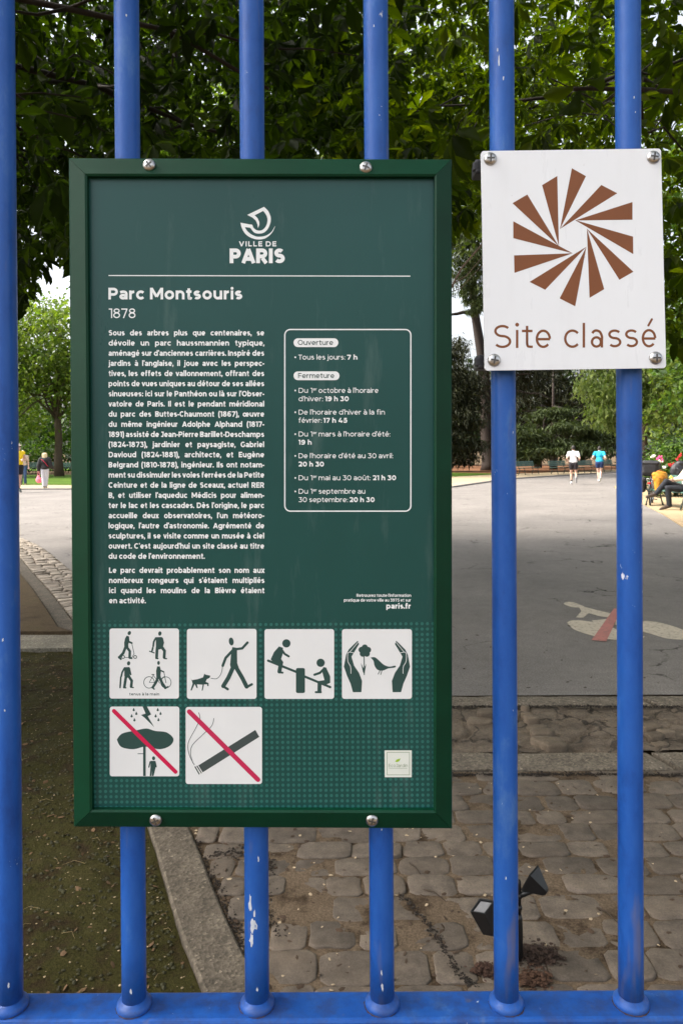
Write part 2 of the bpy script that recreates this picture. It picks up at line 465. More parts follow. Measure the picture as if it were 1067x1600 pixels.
# gutter stones along the kerb
rows = []; s = 0
gp = [p for p in kerb_line if p.y > 3.5]
pos = []; acc = 0
for a, b in zip(gp, gp[1:]):
    L = (b - a).length; n = max(1, int(L / .02))
    for k in range(n): pos.append((a.lerp(b, k / n), (b - a).normalized()))
k = 0
while k < len(pos) - 14:
    d = rn.randint(4, 6); p, t = pos[k]; p2, t2 = pos[k + d]
    o1 = KW / 2 + .01
    while o1 < KW / 2 + .45:
        L = min(rn.uniform(.12, .2), KW / 2 + .47 - o1)
        if L < .05: break
        r1, r2 = Vector((t.y, -t.x)), Vector((t2.y, -t2.x)); e = t * .012
        rows.append([tuple(p + r1 * (o1 + .008) + e), tuple(p2 + r2 * (o1 + .008) - e), tuple(p2 + r2 * (o1 + L - .008) - e), tuple(p + r1 * (o1 + L - .008) + e)])
        o1 += L
    k += d
    if p.y > 20: break
rows = [r for r in rows if min(q[1] for q in r) > 3.56]
stones('gutter', rows, COBG, .02, 9)
gl = [p for p in kR if p.y > 3.5]; g2 = [p for p in gR if p.y > 3.5]
mb = MB(); n = min(len(gl), len(g2)); gl = gl[-n:]; g2 = g2[-n:]
mb.add([(p.x, p.y, -.004) for p in gl] + [(p.x, p.y, -.004) for p in g2], [(i, i + n, i + n + 1, i + 1) for i in range(n - 1)])
tag(mb.build('gutter_bed', mat_soil('gutter_joint', [(.3, S(70, 58, 46)), (.7, S(110, 96, 80))], 6)), kind='structure')
# kerb strips
def strip(name, L, Rr, z, mat, thick=.1, seg=None):
    n = len(L); top = []
    mb = MB()
    V = []
    for q, zz in ((L, z - thick), (L, z - .006), ([a.lerp(b, .05) for a, b in zip(L, Rr)], z), ([b.lerp(a, .05) for a, b in zip(L, Rr)], z), (Rr, z - .006), (Rr, z - thick)):
        V += [(p.x, p.y, zz) for p in q]
    fs = []
    for r_ in range(5):
        for i in range(n - 1):
            a = r_ * n + i; fs.append((a, a + n, a + n + 1, a + 1))
    mb.add(V, fs); return tag(mb.build(name, mat), kind='structure')
KERBM = mat_kerb('kerb_concrete', (.125, .103, .078, 1))
KERBL = mat_kerb('kerb_granite', (.175, .146, .112, 1))
kp = [i for i, p in enumerate(kerb_line) if p.y < 26]
strip('kerb', [kL[i] for i in kp], [kR[i] for i in kp], .022, KERBM)
def wob(y, a=.012, s=2, seed=0, x0=None, x1=6.0, n=70):
    x0 = at_z(kR, y).x + .01 if x0 is None else x0
    return [Vector((x0 + (x1 - x0) * i / n, y + a * nz(x0 + (x1 - x0) * i / n, y, s, seed))) for i in range(n + 1)]
def band(name, ya, yb, a1, a2, sd_, z):
    A, B_ = wob(ya, a1, 3.2, sd_, n=220), wob(yb, a2, 2.6, sd_ + 1, n=220); rn_ = random.Random(sd_); i = 0; mb = MB(); m_ = len(A)
    while i < m_ - 3:
        k = min(m_ - 1, i + rn_.randint(16, 46)); L_, R_ = A[i:k], B_[i:k]; n = len(L_); dz = rn_.uniform(-.006, .003); sk = [rn_.uniform(-.012, .012) for _ in range(2)]
        if n < 3: break
        V = []
        for q, zz in ((L_, z + dz - .1), (L_, z + dz - .005), ([a.lerp(b, .06) for a, b in zip(L_, R_)], z + dz), ([b.lerp(a, .06) for a, b in zip(L_, R_)], z + dz), (R_, z + dz - .005), (R_, z + dz - .1)):
            V += [(p.x + sk[0] * (j == 0) * (zz > z - .05) + sk[1] * (j == n - 1) * 0, p.y, zz + .003 * nz(p.x, p.y, 9, sd_)) for j, p in enumerate(q)]
        fs = [(r_ * n + j, r_ * n + j + n, r_ * n + j + n + 1, r_ * n + j + 1) for r_ in range(5) for j in range(n - 1)]
        fs += [tuple(r_ * n for r_ in range(6)), tuple(r_ * n + n - 1 for r_ in range(6))[::-1]]
        mb.add(V, fs); i = k
    tag(mb.build(name, KERBL), kind='structure')
band('kerb_band', 3.565, 3.775, .026, .02, 1, .008)
band('kerb_edge', 4.455, 4.63, .016, .014, 3, .008)
def mat_patch():
    a = NT('old_patch'); n1 = a.noise(5, 7, .7); c = a.ramp(n1, [(.3, S(72, 63, 54)), (.55, S(110, 98, 85)), (.75, S(132, 118, 102))])
    n2 = a.noise(110, 5, .8); c = a.mix(1, c, a.ramp(n2, [(.3, .55), (.7, 1.4)]), 'MULTIPLY'); k = crack(a, 2.2, .022); k2 = crack(a, 9, .04, a.ramp(a.noise(1.6, 3), [(.5, 0), (.6, 1)]))
    kk = a.mix(1, k, k2, 'LIGHTEN'); c = a.mix(a.mix(1, kk, (.8, .8, .8, 1), 'MULTIPLY'), c, (.03, .025, .02, 1))
    return a.fin(c, .85, a.bump(n1, .5, .02, a.bump(n2, .6, .006)), spec=.25)
PATCH = mat_patch()
bumpy('road_patch', lambda y: at_z(kR, y).x + .012, 6.0, 3.785, 4.45, 300, 60, lambda x, y: -.004 + .016 * nz(x, y, 2.1, 3) + .012 * abs(nz(x, y, 6.5, 4)) - .02 * (abs(nz(x, y, 3.3, 8)) < .04) - .012 * (abs(nz(x, y, 7.3, 2)) < .05), PATCH)
# broken stones in the patch
rows = []
for px, py, sz in ((822, 1118, .06), (830, 1128, .08), (838, 1140, .10), (846, 1150, .12), (856, 1163, .16), (868, 1170, .12), (820, 1110, .05), (1015, 1140, .12), (1022, 1155, .1), (1030, 1165, .08), (1040, 1150, .09), (760, 1118, .12), (748, 1128, .14)):
    p = G(px, py); a = rn.uniform(-.3, .3); ux = Vector((math.cos(a), math.sin(a))) * sz; vy = Vector((-math.sin(a), math.cos(a))) * sz * .7; q = Vector((p.x, p.y))
    rows.append([tuple(q - ux / 2 - vy / 2), tuple(q + ux / 2 - vy / 2), tuple(q + ux / 2 + vy / 2), tuple(q - ux / 2 + vy / 2)])
stones('broken_paving', rows, mat_stone('broken_stone', S(92, 80, 66), S(124, 110, 94)), .026, 4, .09)
# soil bed with moss, edging and terrace on the left
MOSS = mat_soil('mossy_soil', [(.26, S(28, 22, 14)), (.40, S(46, 37, 22)), (.50, S(51, 49, 22)), (.62, S(55, 51, 26)), (.70, S(70, 57, 38)), (.82, S(112, 98, 74))], 4.5, .9)
def soilh(x, y): return -.004 + .018 * nz(x, y, 2) + .012 * nz(x, y, 6, 2) + .007 * nz(x, y, 18, 4)
bumpy('soil_bed', -6.0, lambda y: at_z(kL, y).x - .002, .9, 5.75, 150, 150, soilh, MOSS)
EDGE = mat_kerb('pale_edging', (.20, .18, .14, 1))
mb = MB(); mb.add([(-7, 5.62, -.03), (-1.98, 5.76, -.03), (-2.19, 6.15, -.03), (-7, 6.25, -.03), (-7, 5.62, .03), (-1.98, 5.76, .025), (-2.19, 6.15, .03), (-7, 6.25, .03)], [(4, 5, 6, 7), (0, 1, 5, 4), (1, 2, 6, 5), (2, 3, 7, 6)])
tag(mb.build('edging', EDGE), kind='structure')
TERR = mat_soil('brown_terrace', [(.3, S(66, 55, 42)), (.5, S(88, 75, 58)), (.7, S(78, 71, 50))], 5.0, .5)
tl = [(p.x - .02, p.y) for p in kL if 6.2 < p.y < 16]
sheet('terrace', [(-9, 6.29), (-2.26, 6.19)] + tl + [(-14, 16)], .05, TERR, thick=.06)

# far ground: sand verges, lawns
SAND = mat_soil('sand', [(.3, S(150, 134, 106)), (.6, S(172, 154, 126)), (.8, S(142, 126, 98))], .8, .2)
GRASS = mat_soil('lawn', [(.3, S(52, 76, 20)), (.6, S(72, 96, 28)), (.8, S(86, 108, 36))], .6, .3)
REDB = mat_soil('needle_litter', [(.3, S(92, 62, 44)), (.7, S(128, 92, 66))], .8, .3)
KERBF = plain('far_kerb', (.16, .15, .14, 1), .8, .2, 6)
sheet('verge', [(-60, 34.2), (-30, 32.2), (-13.6, 31.2), (-11.4, 31), (0, 30.6), (4.6, 31.2), (6.1, 34.2), (8.9, 39.7), (18.4, 50.2), (40, 72.2), (30, 66), (16, 52), (9, 46), (5.5, 42), (3, 38), (0, 34.5), (-11, 34.2), (-14, 35), (-30, 36), (-60, 38)], .02, SAND, thick=.05)
a1 = [Vector((-60, 34)), Vector((-30, 32)), Vector((-13.6, 31)), Vector((-11.4, 30.8)), Vector((0, 30.4)), Vector((4.7, 31)), Vector((6.2, 34)), Vector((9, 39.5)), Vector((18.5, 50)), Vector((40, 72))]
strip('far_kerb', offs(a1, -.22), offs(a1, .02), .06, KERBF)
sheet('lawn', [(-60, 38.1), (-30, 36.1), (-14, 35.1), (-11, 34.3), (0, 34.6), (3, 38.1), (5.5, 42.1), (9, 46.1), (10.4, 48.5), (4, 54), (-6, 50), (-60, 53)], .03, GRASS)
sheet('needle_bed', [(4, 54.1), (10.5, 48.6), (16, 52.1), (30, 66), (40, 75), (0, 80), (-2, 56)], .025, REDB)
sheet('sunny_slope', [(-70, 62), (-10, 62), (-8, 100), (-80, 100)], .05, GRASS)
SAND2 = mat_soil('sand_path', [(.3, S(142, 124, 96)), (.6, S(166, 146, 116)), (.8, S(128, 112, 84))], .9, .3)
sheet('sand_verge', [(6.02, near), (6.02, 9), (6.52, 13.8), (7.62, 17.5), (8.62, 21.3), (9.42, 24), (10.32, 27.6), (11.42, 31), (15, 37.4), (22, 47.4), (46, 67.9), (60, 60), (30, 20), (16, near)], .02, SAND2, thick=.05)

# ------------------------------------------------------------------ fence
YB = .74
fence = empty('fence', (0, YB, 0), 'blue painted steel fence of round upright bars carrying the two notice boards', 'fence')
rail_z = G(533, 1560, 0).z
Pr = onY(533, 1570, YB); RZ = Pr.z          # top face of the rail
mb = MB(); mb.box((0, YB, RZ - .025), (2.6, .040, .05), bev=.003); mb.build('rail', BLUE, fence)
mb = MB(); mb.box((0, YB, .10), (2.6, .040, .05), bev=.003); mb.build('rail', BLUE, fence)
mb = MB(); mb.box((0, YB, 2.55), (2.6, .040, .05), bev=.003); mb.build('rail', BLUE, fence)
ends = [((3, 0), (17, 1560)), ((198, 0), (210, 1560)), ((393, 0), (402, 1560)), ((586.5, 0), (597, 1560)), ((783, 0), (790.5, 1560)), ((980, 0), (985, 1560))]
sp = 195
ends = [((3 - sp * 2, 0), (17 - sp * 2, 1560)), ((3 - sp, 0), (17 - sp, 1560))] + ends + [((980 + sp, 0), (985 + sp, 1560)), ((980 + sp * 2, 0), (985 + sp * 2, 1560))]
BARS = []
for (t, b) in ends:
    a, c = onY(t[0], t[1], YB), onY(b[0], b[1], YB); d = (a - c)
    def zz(z): return c + d * ((z - c.z) / d.z)
    mb = MB(); N = 26
    mb.tube([zz(RZ + (2.53 - RZ) * i / N) for i in range(N + 1)], .0122, 28); mb.tube([zz(.12), zz(RZ - .05)], .0122, 16)
    bar = mb.build('bar', BLUE, fence, True); BARS.append(bar)
    mb = MB(); q = zz(RZ); mb.lathe(q, [(.0168, -.001), (.0176, .0014), (.0172, .0040), (.0155, .0062), (.0135, .0074), (.0124, .0090)], 28)
    mb.build('weld_collar', BLUE, bar, True)
    mb = MB(); n = 40; V = []
    for r_ in (.0165, None):
        for j in range(n):
            an = 2 * math.pi * j / n; rr = r_ or (.0178 + .0014 * mn.noise(Vector((math.cos(an) * 1.5, math.sin(an) * 1.5, q.x * 9))) + .0004 * math.sin(j * 2.7)); V.append((q.x + rr * math.cos(an), q.y + rr * math.sin(an), q.z + .00035))
    mb.add(V, [(j, j + n, (j + 1) % n + n, (j + 1) % n) for j in range(n)]); mb.build('rust_ring', RUST, bar)

CHIPM = plain('bare_primer', S(196, 202, 212), .5, .12, 200)
def on_bar(px, py, t, b, rad):
    a, c = onY(t[0], t[1], YB), onY(b[0], b[1], YB); q = onY(px, py, YB - rad); 
    for _ in range(4):
        ax = c + (a - c) * ((q.z - c.z) / (a.z - c.z)); dx = max(-rad * .98, min(rad * .98, q.x - ax.x)); q = onY(px, py, YB - math.sqrt(rad * rad - dx * dx))
    return q
def chip(k, cx, cy, w_, h_, seed, rad=.01228):
    rn_ = random.Random(seed); mb = MB(); t, b = ends[k]; n = 14
    V = [on_bar(cx, cy, t, b, rad + .00006)]
    for j in range(n):
        a = 2 * math.pi * j / n; r_ = rn_.uniform(.45, 1.1); V.append(on_bar(cx + w_ * r_ * math.cos(a), cy + h_ * r_ * math.sin(a), t, b, rad))
    mb.add(V, [(0, 1 + (j + 1) % n, 1 + j) for j in range(n)]); mb.build('paint_chip', CHIPM, BARS[k])
for k, cx, cy, w_, h_, sd_ in ((4, 391, 1412, 3, 16, 1), (4, 396, 1446, 6, 14, 2), (4, 393, 1470, 4, 12, 3), (4, 398, 1428, 2, 9, 4), (4, 404, 1342, 1.5, 5, 5), (6, 779, 96, 1.2, 12, 6), (6, 786, 122, 1.5, 5, 7), (6, 777, 78, 1, 4, 8), (7, 990, 152, 1.2, 3, 9), (2, 5, 1000, 2, 3, 10), (2, 8, 1110, 1.5, 2.5, 11), (3, 205, 1550, 2, 6, 12), (5, 597, 1542, 2.4, 8, 13), (5, 596, 1520, 1.5, 5, 14), (3, 198, 24, 1.4, 3, 15), (7, 992, 175, 1, 2, 16), (6, 790, 1372, 1.2, 3, 17), (2, 14, 1540, 2, 6, 18), (5, 584, 40, 1, 3, 19), (4, 402, 1546, 1.6, 4, 20)): chip(k, cx, cy, w_, h_, sd_)

# ------------------------------------------------------------------ flat print helpers
class Art:
    """flat printed shapes on a sign; photo pixels give the place on the sign's plane"""
    def __init__(s, Y): s.Y = Y; s.mb = MB(); s.k = 0
    def P(s, x, y, lift): 
        return onY(x, y, s.Y - lift)
    def lift(s): s.k = (s.k + 1) % 12; return .00001 * s.k
    def poly(s, pts, f=None, lift=None):
        l = s.lift() if lift is None else lift
        pts = [f(*p) for p in pts] if f else pts
        bm = bmesh.new(); vs = [bm.verts.new((p[0], p[1], 0)) for p in pts]
        fc = bm.faces.new(vs); bm.normal_update(); bmesh.ops.triangulate(bm, faces=[fc], quad_method='BEAUTY', ngon_method='EAR_CLIP')
        bm.verts.index_update()
        V = [s.P(v.co.x, v.co.y, l) for v in bm.verts]; Fs = [[v.index for v in q.verts] for q in bm.faces]; bm.free()
        s.orient(V, Fs); return s
    def orient(s, V, Fs):
        out = []
        for q in Fs:
            n = (V[q[1]] - V[q[0]]).cross(V[q[2]] - V[q[0]])
            out.append(tuple(q) if n.y < 0 else tuple(q)[::-1])
        s.mb.add(V, out)
    def ell(s, cx, cy, rx, ry, f=None, rot=0, n=20):
        c, q = math.cos(R(rot)), math.sin(R(rot)); P = []
        for i in range(n):
            a = 2 * math.pi * i / n; x, y = rx * math.cos(a), ry * math.sin(a); P.append((cx + x * c - y * q, cy + x * q + y * c))
        return s.poly(P, f)
    def stroke(s, pts, w, f=None, round_=True, closed=False, k=1.0):
        if f: pts = [f(*p) for p in pts]; w = w * k
        ws = w if hasattr(w, '__len__') else [w] * len(pts)
        pts = [Vector((p[0], p[1])) for p in pts]; n = len(pts); Lf = []; Rt = []
        for i in range(n):
            if closed: a, b, c = pts[i - 1], pts[i], pts[(i + 1) % n]
            else: a, b, c = pts[max(i - 1, 0)], pts[i], pts[min(i + 1, n - 1)]
            d1 = (b - a).normalized() if (b - a).length > 1e-6 else (c - b).normalized()
            d2 = (c - b).normalized() if (c - b).length > 1e-6 else d1
            t = (d1 + d2); t = t.normalized() if t.length > 1e-4 else d1
            nn = Vector((-t.y, t.x)); m = max(.45, nn.dot(Vector((-d1.y, d1.x))))
            Lf.append(b + nn * (ws[i] / 2 / m)); Rt.append(b - nn * (ws[i] / 2 / m))
        l = s.lift(); V = [s.P(p.x, p.y, l) for p in Lf + Rt]
        Fs = [(i, (i + 1) % n, (i + 1) % n + n, i + n) for i in range(n if closed else n - 1)]
        s.orient(V, Fs)
        if round_ and not closed:
            for p, r_ in ((pts[0], ws[0] / 2), (pts[-1], ws[-1] / 2)): s.ell(p.x, p.y, r_, r_, n=12)
        return s
    def rrect(s, x0, y0, x1, y1, r_, f=None):
        return s.poly(rr_pts(x0, y0, x1, y1, r_), f)
    def build(s, name, mat, parent):
        return s.mb.build(name, mat, parent)
def rr_pts(x0, y0, x1, y1, r_, n=6):
    P = []
    for cx, cy, a0 in ((x1 - r_, y0 + r_, -90), (x1 - r_, y1 - r_, 0), (x0 + r_, y1 - r_, 90), (x0 + r_, y0 + r_, 180)):
        for i in range(n + 1):
            a = R(a0 + 90 * i / n); P.append((cx + r_ * math.cos(a), cy + r_ * math.sin(a)))
    return P

# --- a geometric monoline alphabet: strokes in em units (y up, baseline 0)
XH, CH, AH, DH = .535, .70, .745, -.19
def arc(cx, cy, rx, ry, a0, a1, n=14):
    return [(cx + rx * math.cos(R(a0 + (a1 - a0) * i / n)), cy + ry * math.sin(R(a0 + (a1 - a0) * i / n))) for i in range(n + 1)]
def sp2(pts, n=5): return [(p.x, p.y) for p in spl(pts, n)]
def glyph(ch, w):
    """returns (ink width, strokes); stroke width w"""
    h = w / 2; X, K, A = XH, CH, AH
    acc = {'é': ('e', 'a'), 'è': ('e', 'g'), 'ê': ('e', 'c'), 'à': ('a', 'g'), 'û': ('u', 'c'), 'É': ('E', 'a')}
    if ch in acc:
        b, k = acc[ch]; bw, st = glyph(b, w); m = bw / 2
        st = st + {'a': [('t', [(m - .04, X + .07), (m + .09, X + .21)])], 'g': [('t', [(m - .11, X + .21), (m + .03, X + .07)])], 'c': [('t', [(m - .13, X + .08), (m, X + .19)]), ('t', [(m, X + .19), (m + .13, X + .08)])]}[k]
        return bw, st
    def O(x0, bw, H): return arc(x0 + bw / 2, H / 2, bw / 2 - h, H / 2 - h + .008, 0, 360, 26)
    L = lambda *p: list(p)
    if ch == 'o': return .60, [O(0, .60, X)]
    if ch == 'c': return .52, [arc(.30, X / 2, .30 - h, X / 2 - h + .008, 42, 318, 20)]
    if ch == 'e': return .57, [arc(.29, X / 2, .285 - h, X / 2 - h + .008, 0, 318, 22), L((h, X / 2 - .01), (.57 - h * .6, X / 2 - .01))]
    if ch == 'a': return .52, [sp2([(.05, X - .11), (.14, X - h - .01), (.26, X - h + .005), (.40, X - h - .04), (.52 - h, X - .2), (.52 - h, X - .3)]), L((.52 - h, X - .28), (.52 - h, 0)), arc(.24, .165, .24 - h, .165 - h + .008, 0, 360, 20)]
    if ch in 'bp': 
        s = [O(0, .61, X), L((h, A if ch == 'b' else X), (h, 0 if ch == 'b' else DH))]; return .61, s
    if ch in 'dq': return .61, [O(0, .61, X), L((.61 - h, A if ch == 'd' else X), (.61 - h, 0 if ch == 'd' else DH))]
    if ch == 'g': return .61, [arc(.30, X / 2 + .01, .30 - h, X / 2 - h, 0, 360, 24), L((.61 - h, X), (.61 - h, .02)), sp2([(.61 - h, .04), (.61 - h - .03, -.09), (.32, DH + h), (.08, -.10)])]
    if ch == 'n': return .56, [L((h, X), (h, 0)), arc(.28, X - .24, .28 - h, .24 - h + .005, 180, 0, 12) + [(.56 - h, 0)]]
    if ch == 'h': return .56, [L((h, A), (h, 0)), arc(.28, X - .24, .28 - h, .24 - h + .005, 180, 0, 12) + [(.56 - h, 0)]]
    if ch == 'm': return .92, [L((h, X), (h, 0)), arc(.26, X - .22, .26 - h * .8, .22 - h + .005, 180, 0, 10) + [(.46 + h * .2 + .03, 0)], arc(.69, X - .22, .23 - h + .0, .22 - h + .005, 180, 0, 10) + [(.92 - h, 0)]]
    if ch == 'u': return .56, [[(h, X)] + arc(.28, .24, .28 - h, .24 - h + .005, 180, 360, 12), L((.56 - h, X), (.56 - h, 0))]
    if ch == 'r': return .34, [L((h, X), (h, 0)), arc(.32, X - .26, .32 - h, .26 - h, 180, 88, 8)]
    if ch == 's': ru = (X - 2 * h) * .24; rl = (X - 2 * h) * .26; return .47, [arc(.235, X - h - ru, .225 - h, ru, 32, 270, 14) + arc(.235, h + rl, .232 - h, rl, 90, -142, 14)[1:]]
    if ch == 't': return .37, [[(.17, X + .13), (.17, .14)] + sp2([(.17, .16), (.19, .06), (.26, h), (.36, .035)], 4), L((0, X - h * .9), (.35, X - h * .9))]
    if ch == 'f': return .36, [[(.15, 0)] + sp2([(.15, A - .16), (.17, A - .06), (.24, A - h), (.36, A - h - .015)], 4), L((0, X - h * .9), (.33, X - h * .9))]
    if ch == 'i': return w, [L((h, X), (h, 0)), ('d', h, X + .13)]
    if ch == 'j': return w + .06, [sp2([(h + .06, X), (h + .06, .1), (h + .06, -.08), (.03, DH + h), (-.06, DH + h + .01)], 4), ('d', h + .06, X + .13)]
    if ch in 'lI': return w, [L((h, A if ch == 'l' else K), (h, 0))]
    if ch == 'v': return .56, [L((h * .9, X), (.28, h * .2)), L((.56 - h * .9, X), (.28, h * .2))]
    if ch == 'y': return .56, [L((h * .9, X), (.29, .02)), [(.56 - h * .9, X), (.27, -.05)] + sp2([(.27, -.06), (.22, -.14), (.14, DH + h), (.04, DH + h + .015)], 4)]
    if ch == 'x': return .54, [L((h, X), (.54 - h, 0)), L((.54 - h, X), (h, 0))]
    if ch == 'z': return .48, [L((.02, X - h), (.48, X - h)), L((.44, X - h), (.05, h)), L((.02, h), (.48, h))]
    if ch == 'k': return .55, [L((h, A), (h, 0)), L((.50, X), (.12, .18)), L((.22, .28), (.53, 0))]
    if ch == 'œ': return 1.0, [O(0, .58, X), arc(.72, X / 2, .275 - h, X / 2 - h + .008, 0, 318, 22), L((.47, X / 2 - .01), (1.0 - h * .6, X / 2 - .01))]
    if ch == 'A': return .76, [L((h * .9, 0), (.38, K - h * .3)), L((.76 - h * .9, 0), (.38, K - h * .3)), L((.15, .20), (.61, .20))]
    if ch == 'B': return .60, [L((h, K), (h, 0)), [(h, K - h)] + arc(.35, K - .19, .20 - h * .6, .19 - h, 90, -90, 10) + [(h, K - .38 + h)], [(h, .37 - h * .6)] + arc(.38, .19, .22 - h, .19 - h, 90, -90, 10) + [(h, h)]]
    if ch == 'C': return .68, [arc(.36, K / 2, .36 - h, K / 2 - h + .01, 45, 315, 22)]
    if ch == 'D': return .70, [L((h, K), (h, 0)), [(h, K - h)] + arc(.34, K / 2, .36 - h, K / 2 - h, 90, -90, 16) + [(h, h)]]
    if ch == 'E': return .53, [L((h, K), (h, 0)), L((h, K - h), (.53, K - h)), L((h, K / 2), (.49, K / 2)), L((h, h), (.54, h))]
    if ch == 'F': return .52, [L((h, K), (h, 0)), L((h, K - h), (.52, K - h)), L((h, K / 2 - .03), (.48, K / 2 - .03))]
    if ch == 'G': return .70, [arc(.36, K / 2, .36 - h, K / 2 - h + .01, 45, 330, 22), L((.68 - h, .36), (.68 - h, .09))]
    if ch == 'J': return .44, [[(.44 - h, K)] + sp2([(.44 - h, .22), (.40 - h, .08), (.22, h), (.03, .10)], 4), L((.08, K - h), (.44, K - h))]
    if ch == 'L': return .48, [L((h, K), (h, 0)), L((h, h), (.49, h))]
    if ch == 'M': return .84, [L((h, K), (h, 0)), L((.84 - h, K), (.84 - h, 0)), L((h * 1.2, K - h * .4), (.42, .16)), L((.84 - h * 1.2, K - h * .4), (.42, .16))]
    if ch == 'O': return .78, [O(0, .78, K)]
    if ch == 'P': return .60, [L((h, K), (h, 0)), [(h, K - h)] + arc(.33, K - .24, .27 - h, .24 - h, 90, -90, 12) + [(h, K - .48 + h)]]
    if ch == 'R': return .62, [L((h, K), (h, 0)), [(h, K - h)] + arc(.33, K - .235, .27 - h, .235 - h, 90, -90, 12) + [(h, K - .47 + h)], L((.34, .24), (.56, 0))]
    if ch == 'S': ru = (K - 2 * h) * .24; rl = (K - 2 * h) * .26; return .58, [arc(.29, K - h - ru, .27 - h, ru, 36, 270, 16) + arc(.29, h + rl, .29 - h, rl, 90, -145, 16)[1:]]
    if ch == 'T': return .58, [L((.29, K), (.29, 0)), L((0, K - h), (.58, K - h))]
    if ch == 'V': return .72, [L((h * .9, K), (.36, h * .3)), L((.72 - h * .9, K), (.36, h * .3))]
    if ch == '0': return .64, [O(0, .64, K)]
    if ch == '1': return .30, [L((.30 - h, K), (.30 - h, 0)), L((0, K - h), (.30 - h, K - h))]
    if ch == '2': return .56, [sp2([(.03, K - .13), (.14, K - h), (.28, K - h + .005), (.46, K - .12), (.50 - h * .4, K - .22), (.42, .30), (.24, .16), (.08, h)], 4), L((.04, h), (.57, h))]
    if ch == '3': return .56, [L((.04, K - h), (.50, K - h)), L((.48, K - h), (.25, .40)), sp2([(.24, .385), (.42, .36), (.56 - h, .21), (.42, h + .01), (.26, h - .005), (.12, h + .01), (.02, .09)], 4)]
    if ch == '4': return .64, [L((.38, K), (.06, .19)), L((.03, .185), (.64, .185)), L((.46, .36), (.46, 0))]
    if ch == '5': return .56, [L((.12, K - h), (.52, K - h)), [(.13, K - h), (.10, .37)] + sp2([(.10, .38), (.30, .42), (.48, .36), (.56 - h, .22), (.44, h + .01), (.26, h - .005), (.12, h + .01), (.02, .09)], 4)]
    if ch == '6': return .60, [arc(.31, .225, .28 - h, .225 - h + .005, 0, 360, 20), sp2([(.55, K - .07), (.40, K - h), (.20, K - .10), (h + .01, .40), (h + .01, .22)], 5)]
    if ch == '7': return .57, [L((.01, K - h), (.56, K - h)), L((.52, K - h), (.20, 0))]
    if ch == '8': return .60, [arc(.30, .205, .30 - h, .205 - h + .005, 0, 360, 20), arc(.30, .53, .265 - h, .17 - h + .005, 0, 360, 20)]
    if ch == '9': return .60, [arc(.29, K - .225, .28 - h, .225 - h + .005, 0, 360, 20), sp2([(.05, .07), (.20, h), (.40, .10), (.59 - h, .30), (.59 - h, .48)], 5)]
    if ch == '.': return w, [('d', h, h)]
    if ch == ',': return w, [('d', h, h), ('t', [(h * 1.2, h * .6), (h * .6, -.12)])]
    if ch == ':': return w, [('d', h, h), ('d', h, .40)]
    if ch == '-': return .28, [L((0, .26), (.28, .26))]
    if ch == "'": return w * .9, [('t', [(h, A), (h * .8, A - .22)])]
    if ch == '(': return .22, [sp2([(.20, A), (h + .01, .5), (h, .3), (h + .01, .06), (.20, -.16)], 4)]
    if ch == ')': return .22, [sp2([(.02, A), (.21 - h, .5), (.22 - h, .3), (.21 - h, .06), (.02, -.16)], 4)]
    if ch == '•': return .2, [('d', .1, .30)]
    return .3, []
SB = .055   # side bearing between letters
def layout(txt, w, track=0.0, space=.27):
    x = 0; out = []
    for ch in txt:
        if ch == ' ': x += space; continue
        if ch in '^': continue
        bw, st = glyph(ch, w); sb = SB if ch not in "vyxVAT.,'-" else SB * .45
        x += sb; out.append((ch, x, st)); x += bw + sb + track
    return out, x - track - SB * .8
def text(art, txt, x0, base, cap, w=.15, x1=None, justify=False, right=None, track=0.0, slope=0.0, yscale=1.0):
    em = cap / CH; space = .27
    out, W = layout(txt, w, track, space); W -= SB * .2
    sx = em
    if x1 is not None:
        n = txt.count(' ')
        if justify and n:
            sx = em * .80              # letters of the text face are set a little narrow
            extra = ((x1 - x0) / sx - W) / n
            if extra < -.06: sx = (x1 - x0) / (W - .06 * n); extra = -.06
            elif extra > .5: sx = (x1 - x0) / (W + .5 * n); extra = .5
            out, _ = layout(txt, w, track, space + extra)
        else: sx = (x1 - x0) / W
    if right is not None: x0 = right - W * em
    for ch, gx, st in out:
        gx -= SB
        for q in st:
            T = lambda p: (x0 + (gx + p[0]) * sx, base - p[1] * em * yscale + slope * (gx + p[0]) * sx)
            if isinstance(q, tuple) and q[0] == 'd':
                c = T((q[1], q[2])); r_ = w * em * .58 if ch != '•' else .105 * em; art.ell(c[0], c[1], r_, r_, n=14)
            elif isinstance(q, tuple): art.stroke([T(p) for p in q[1]], w * em * .85, round_=False)
            else: art.stroke([T(p) for p in q], w * em, round_=False)
    return x0 + W * sx

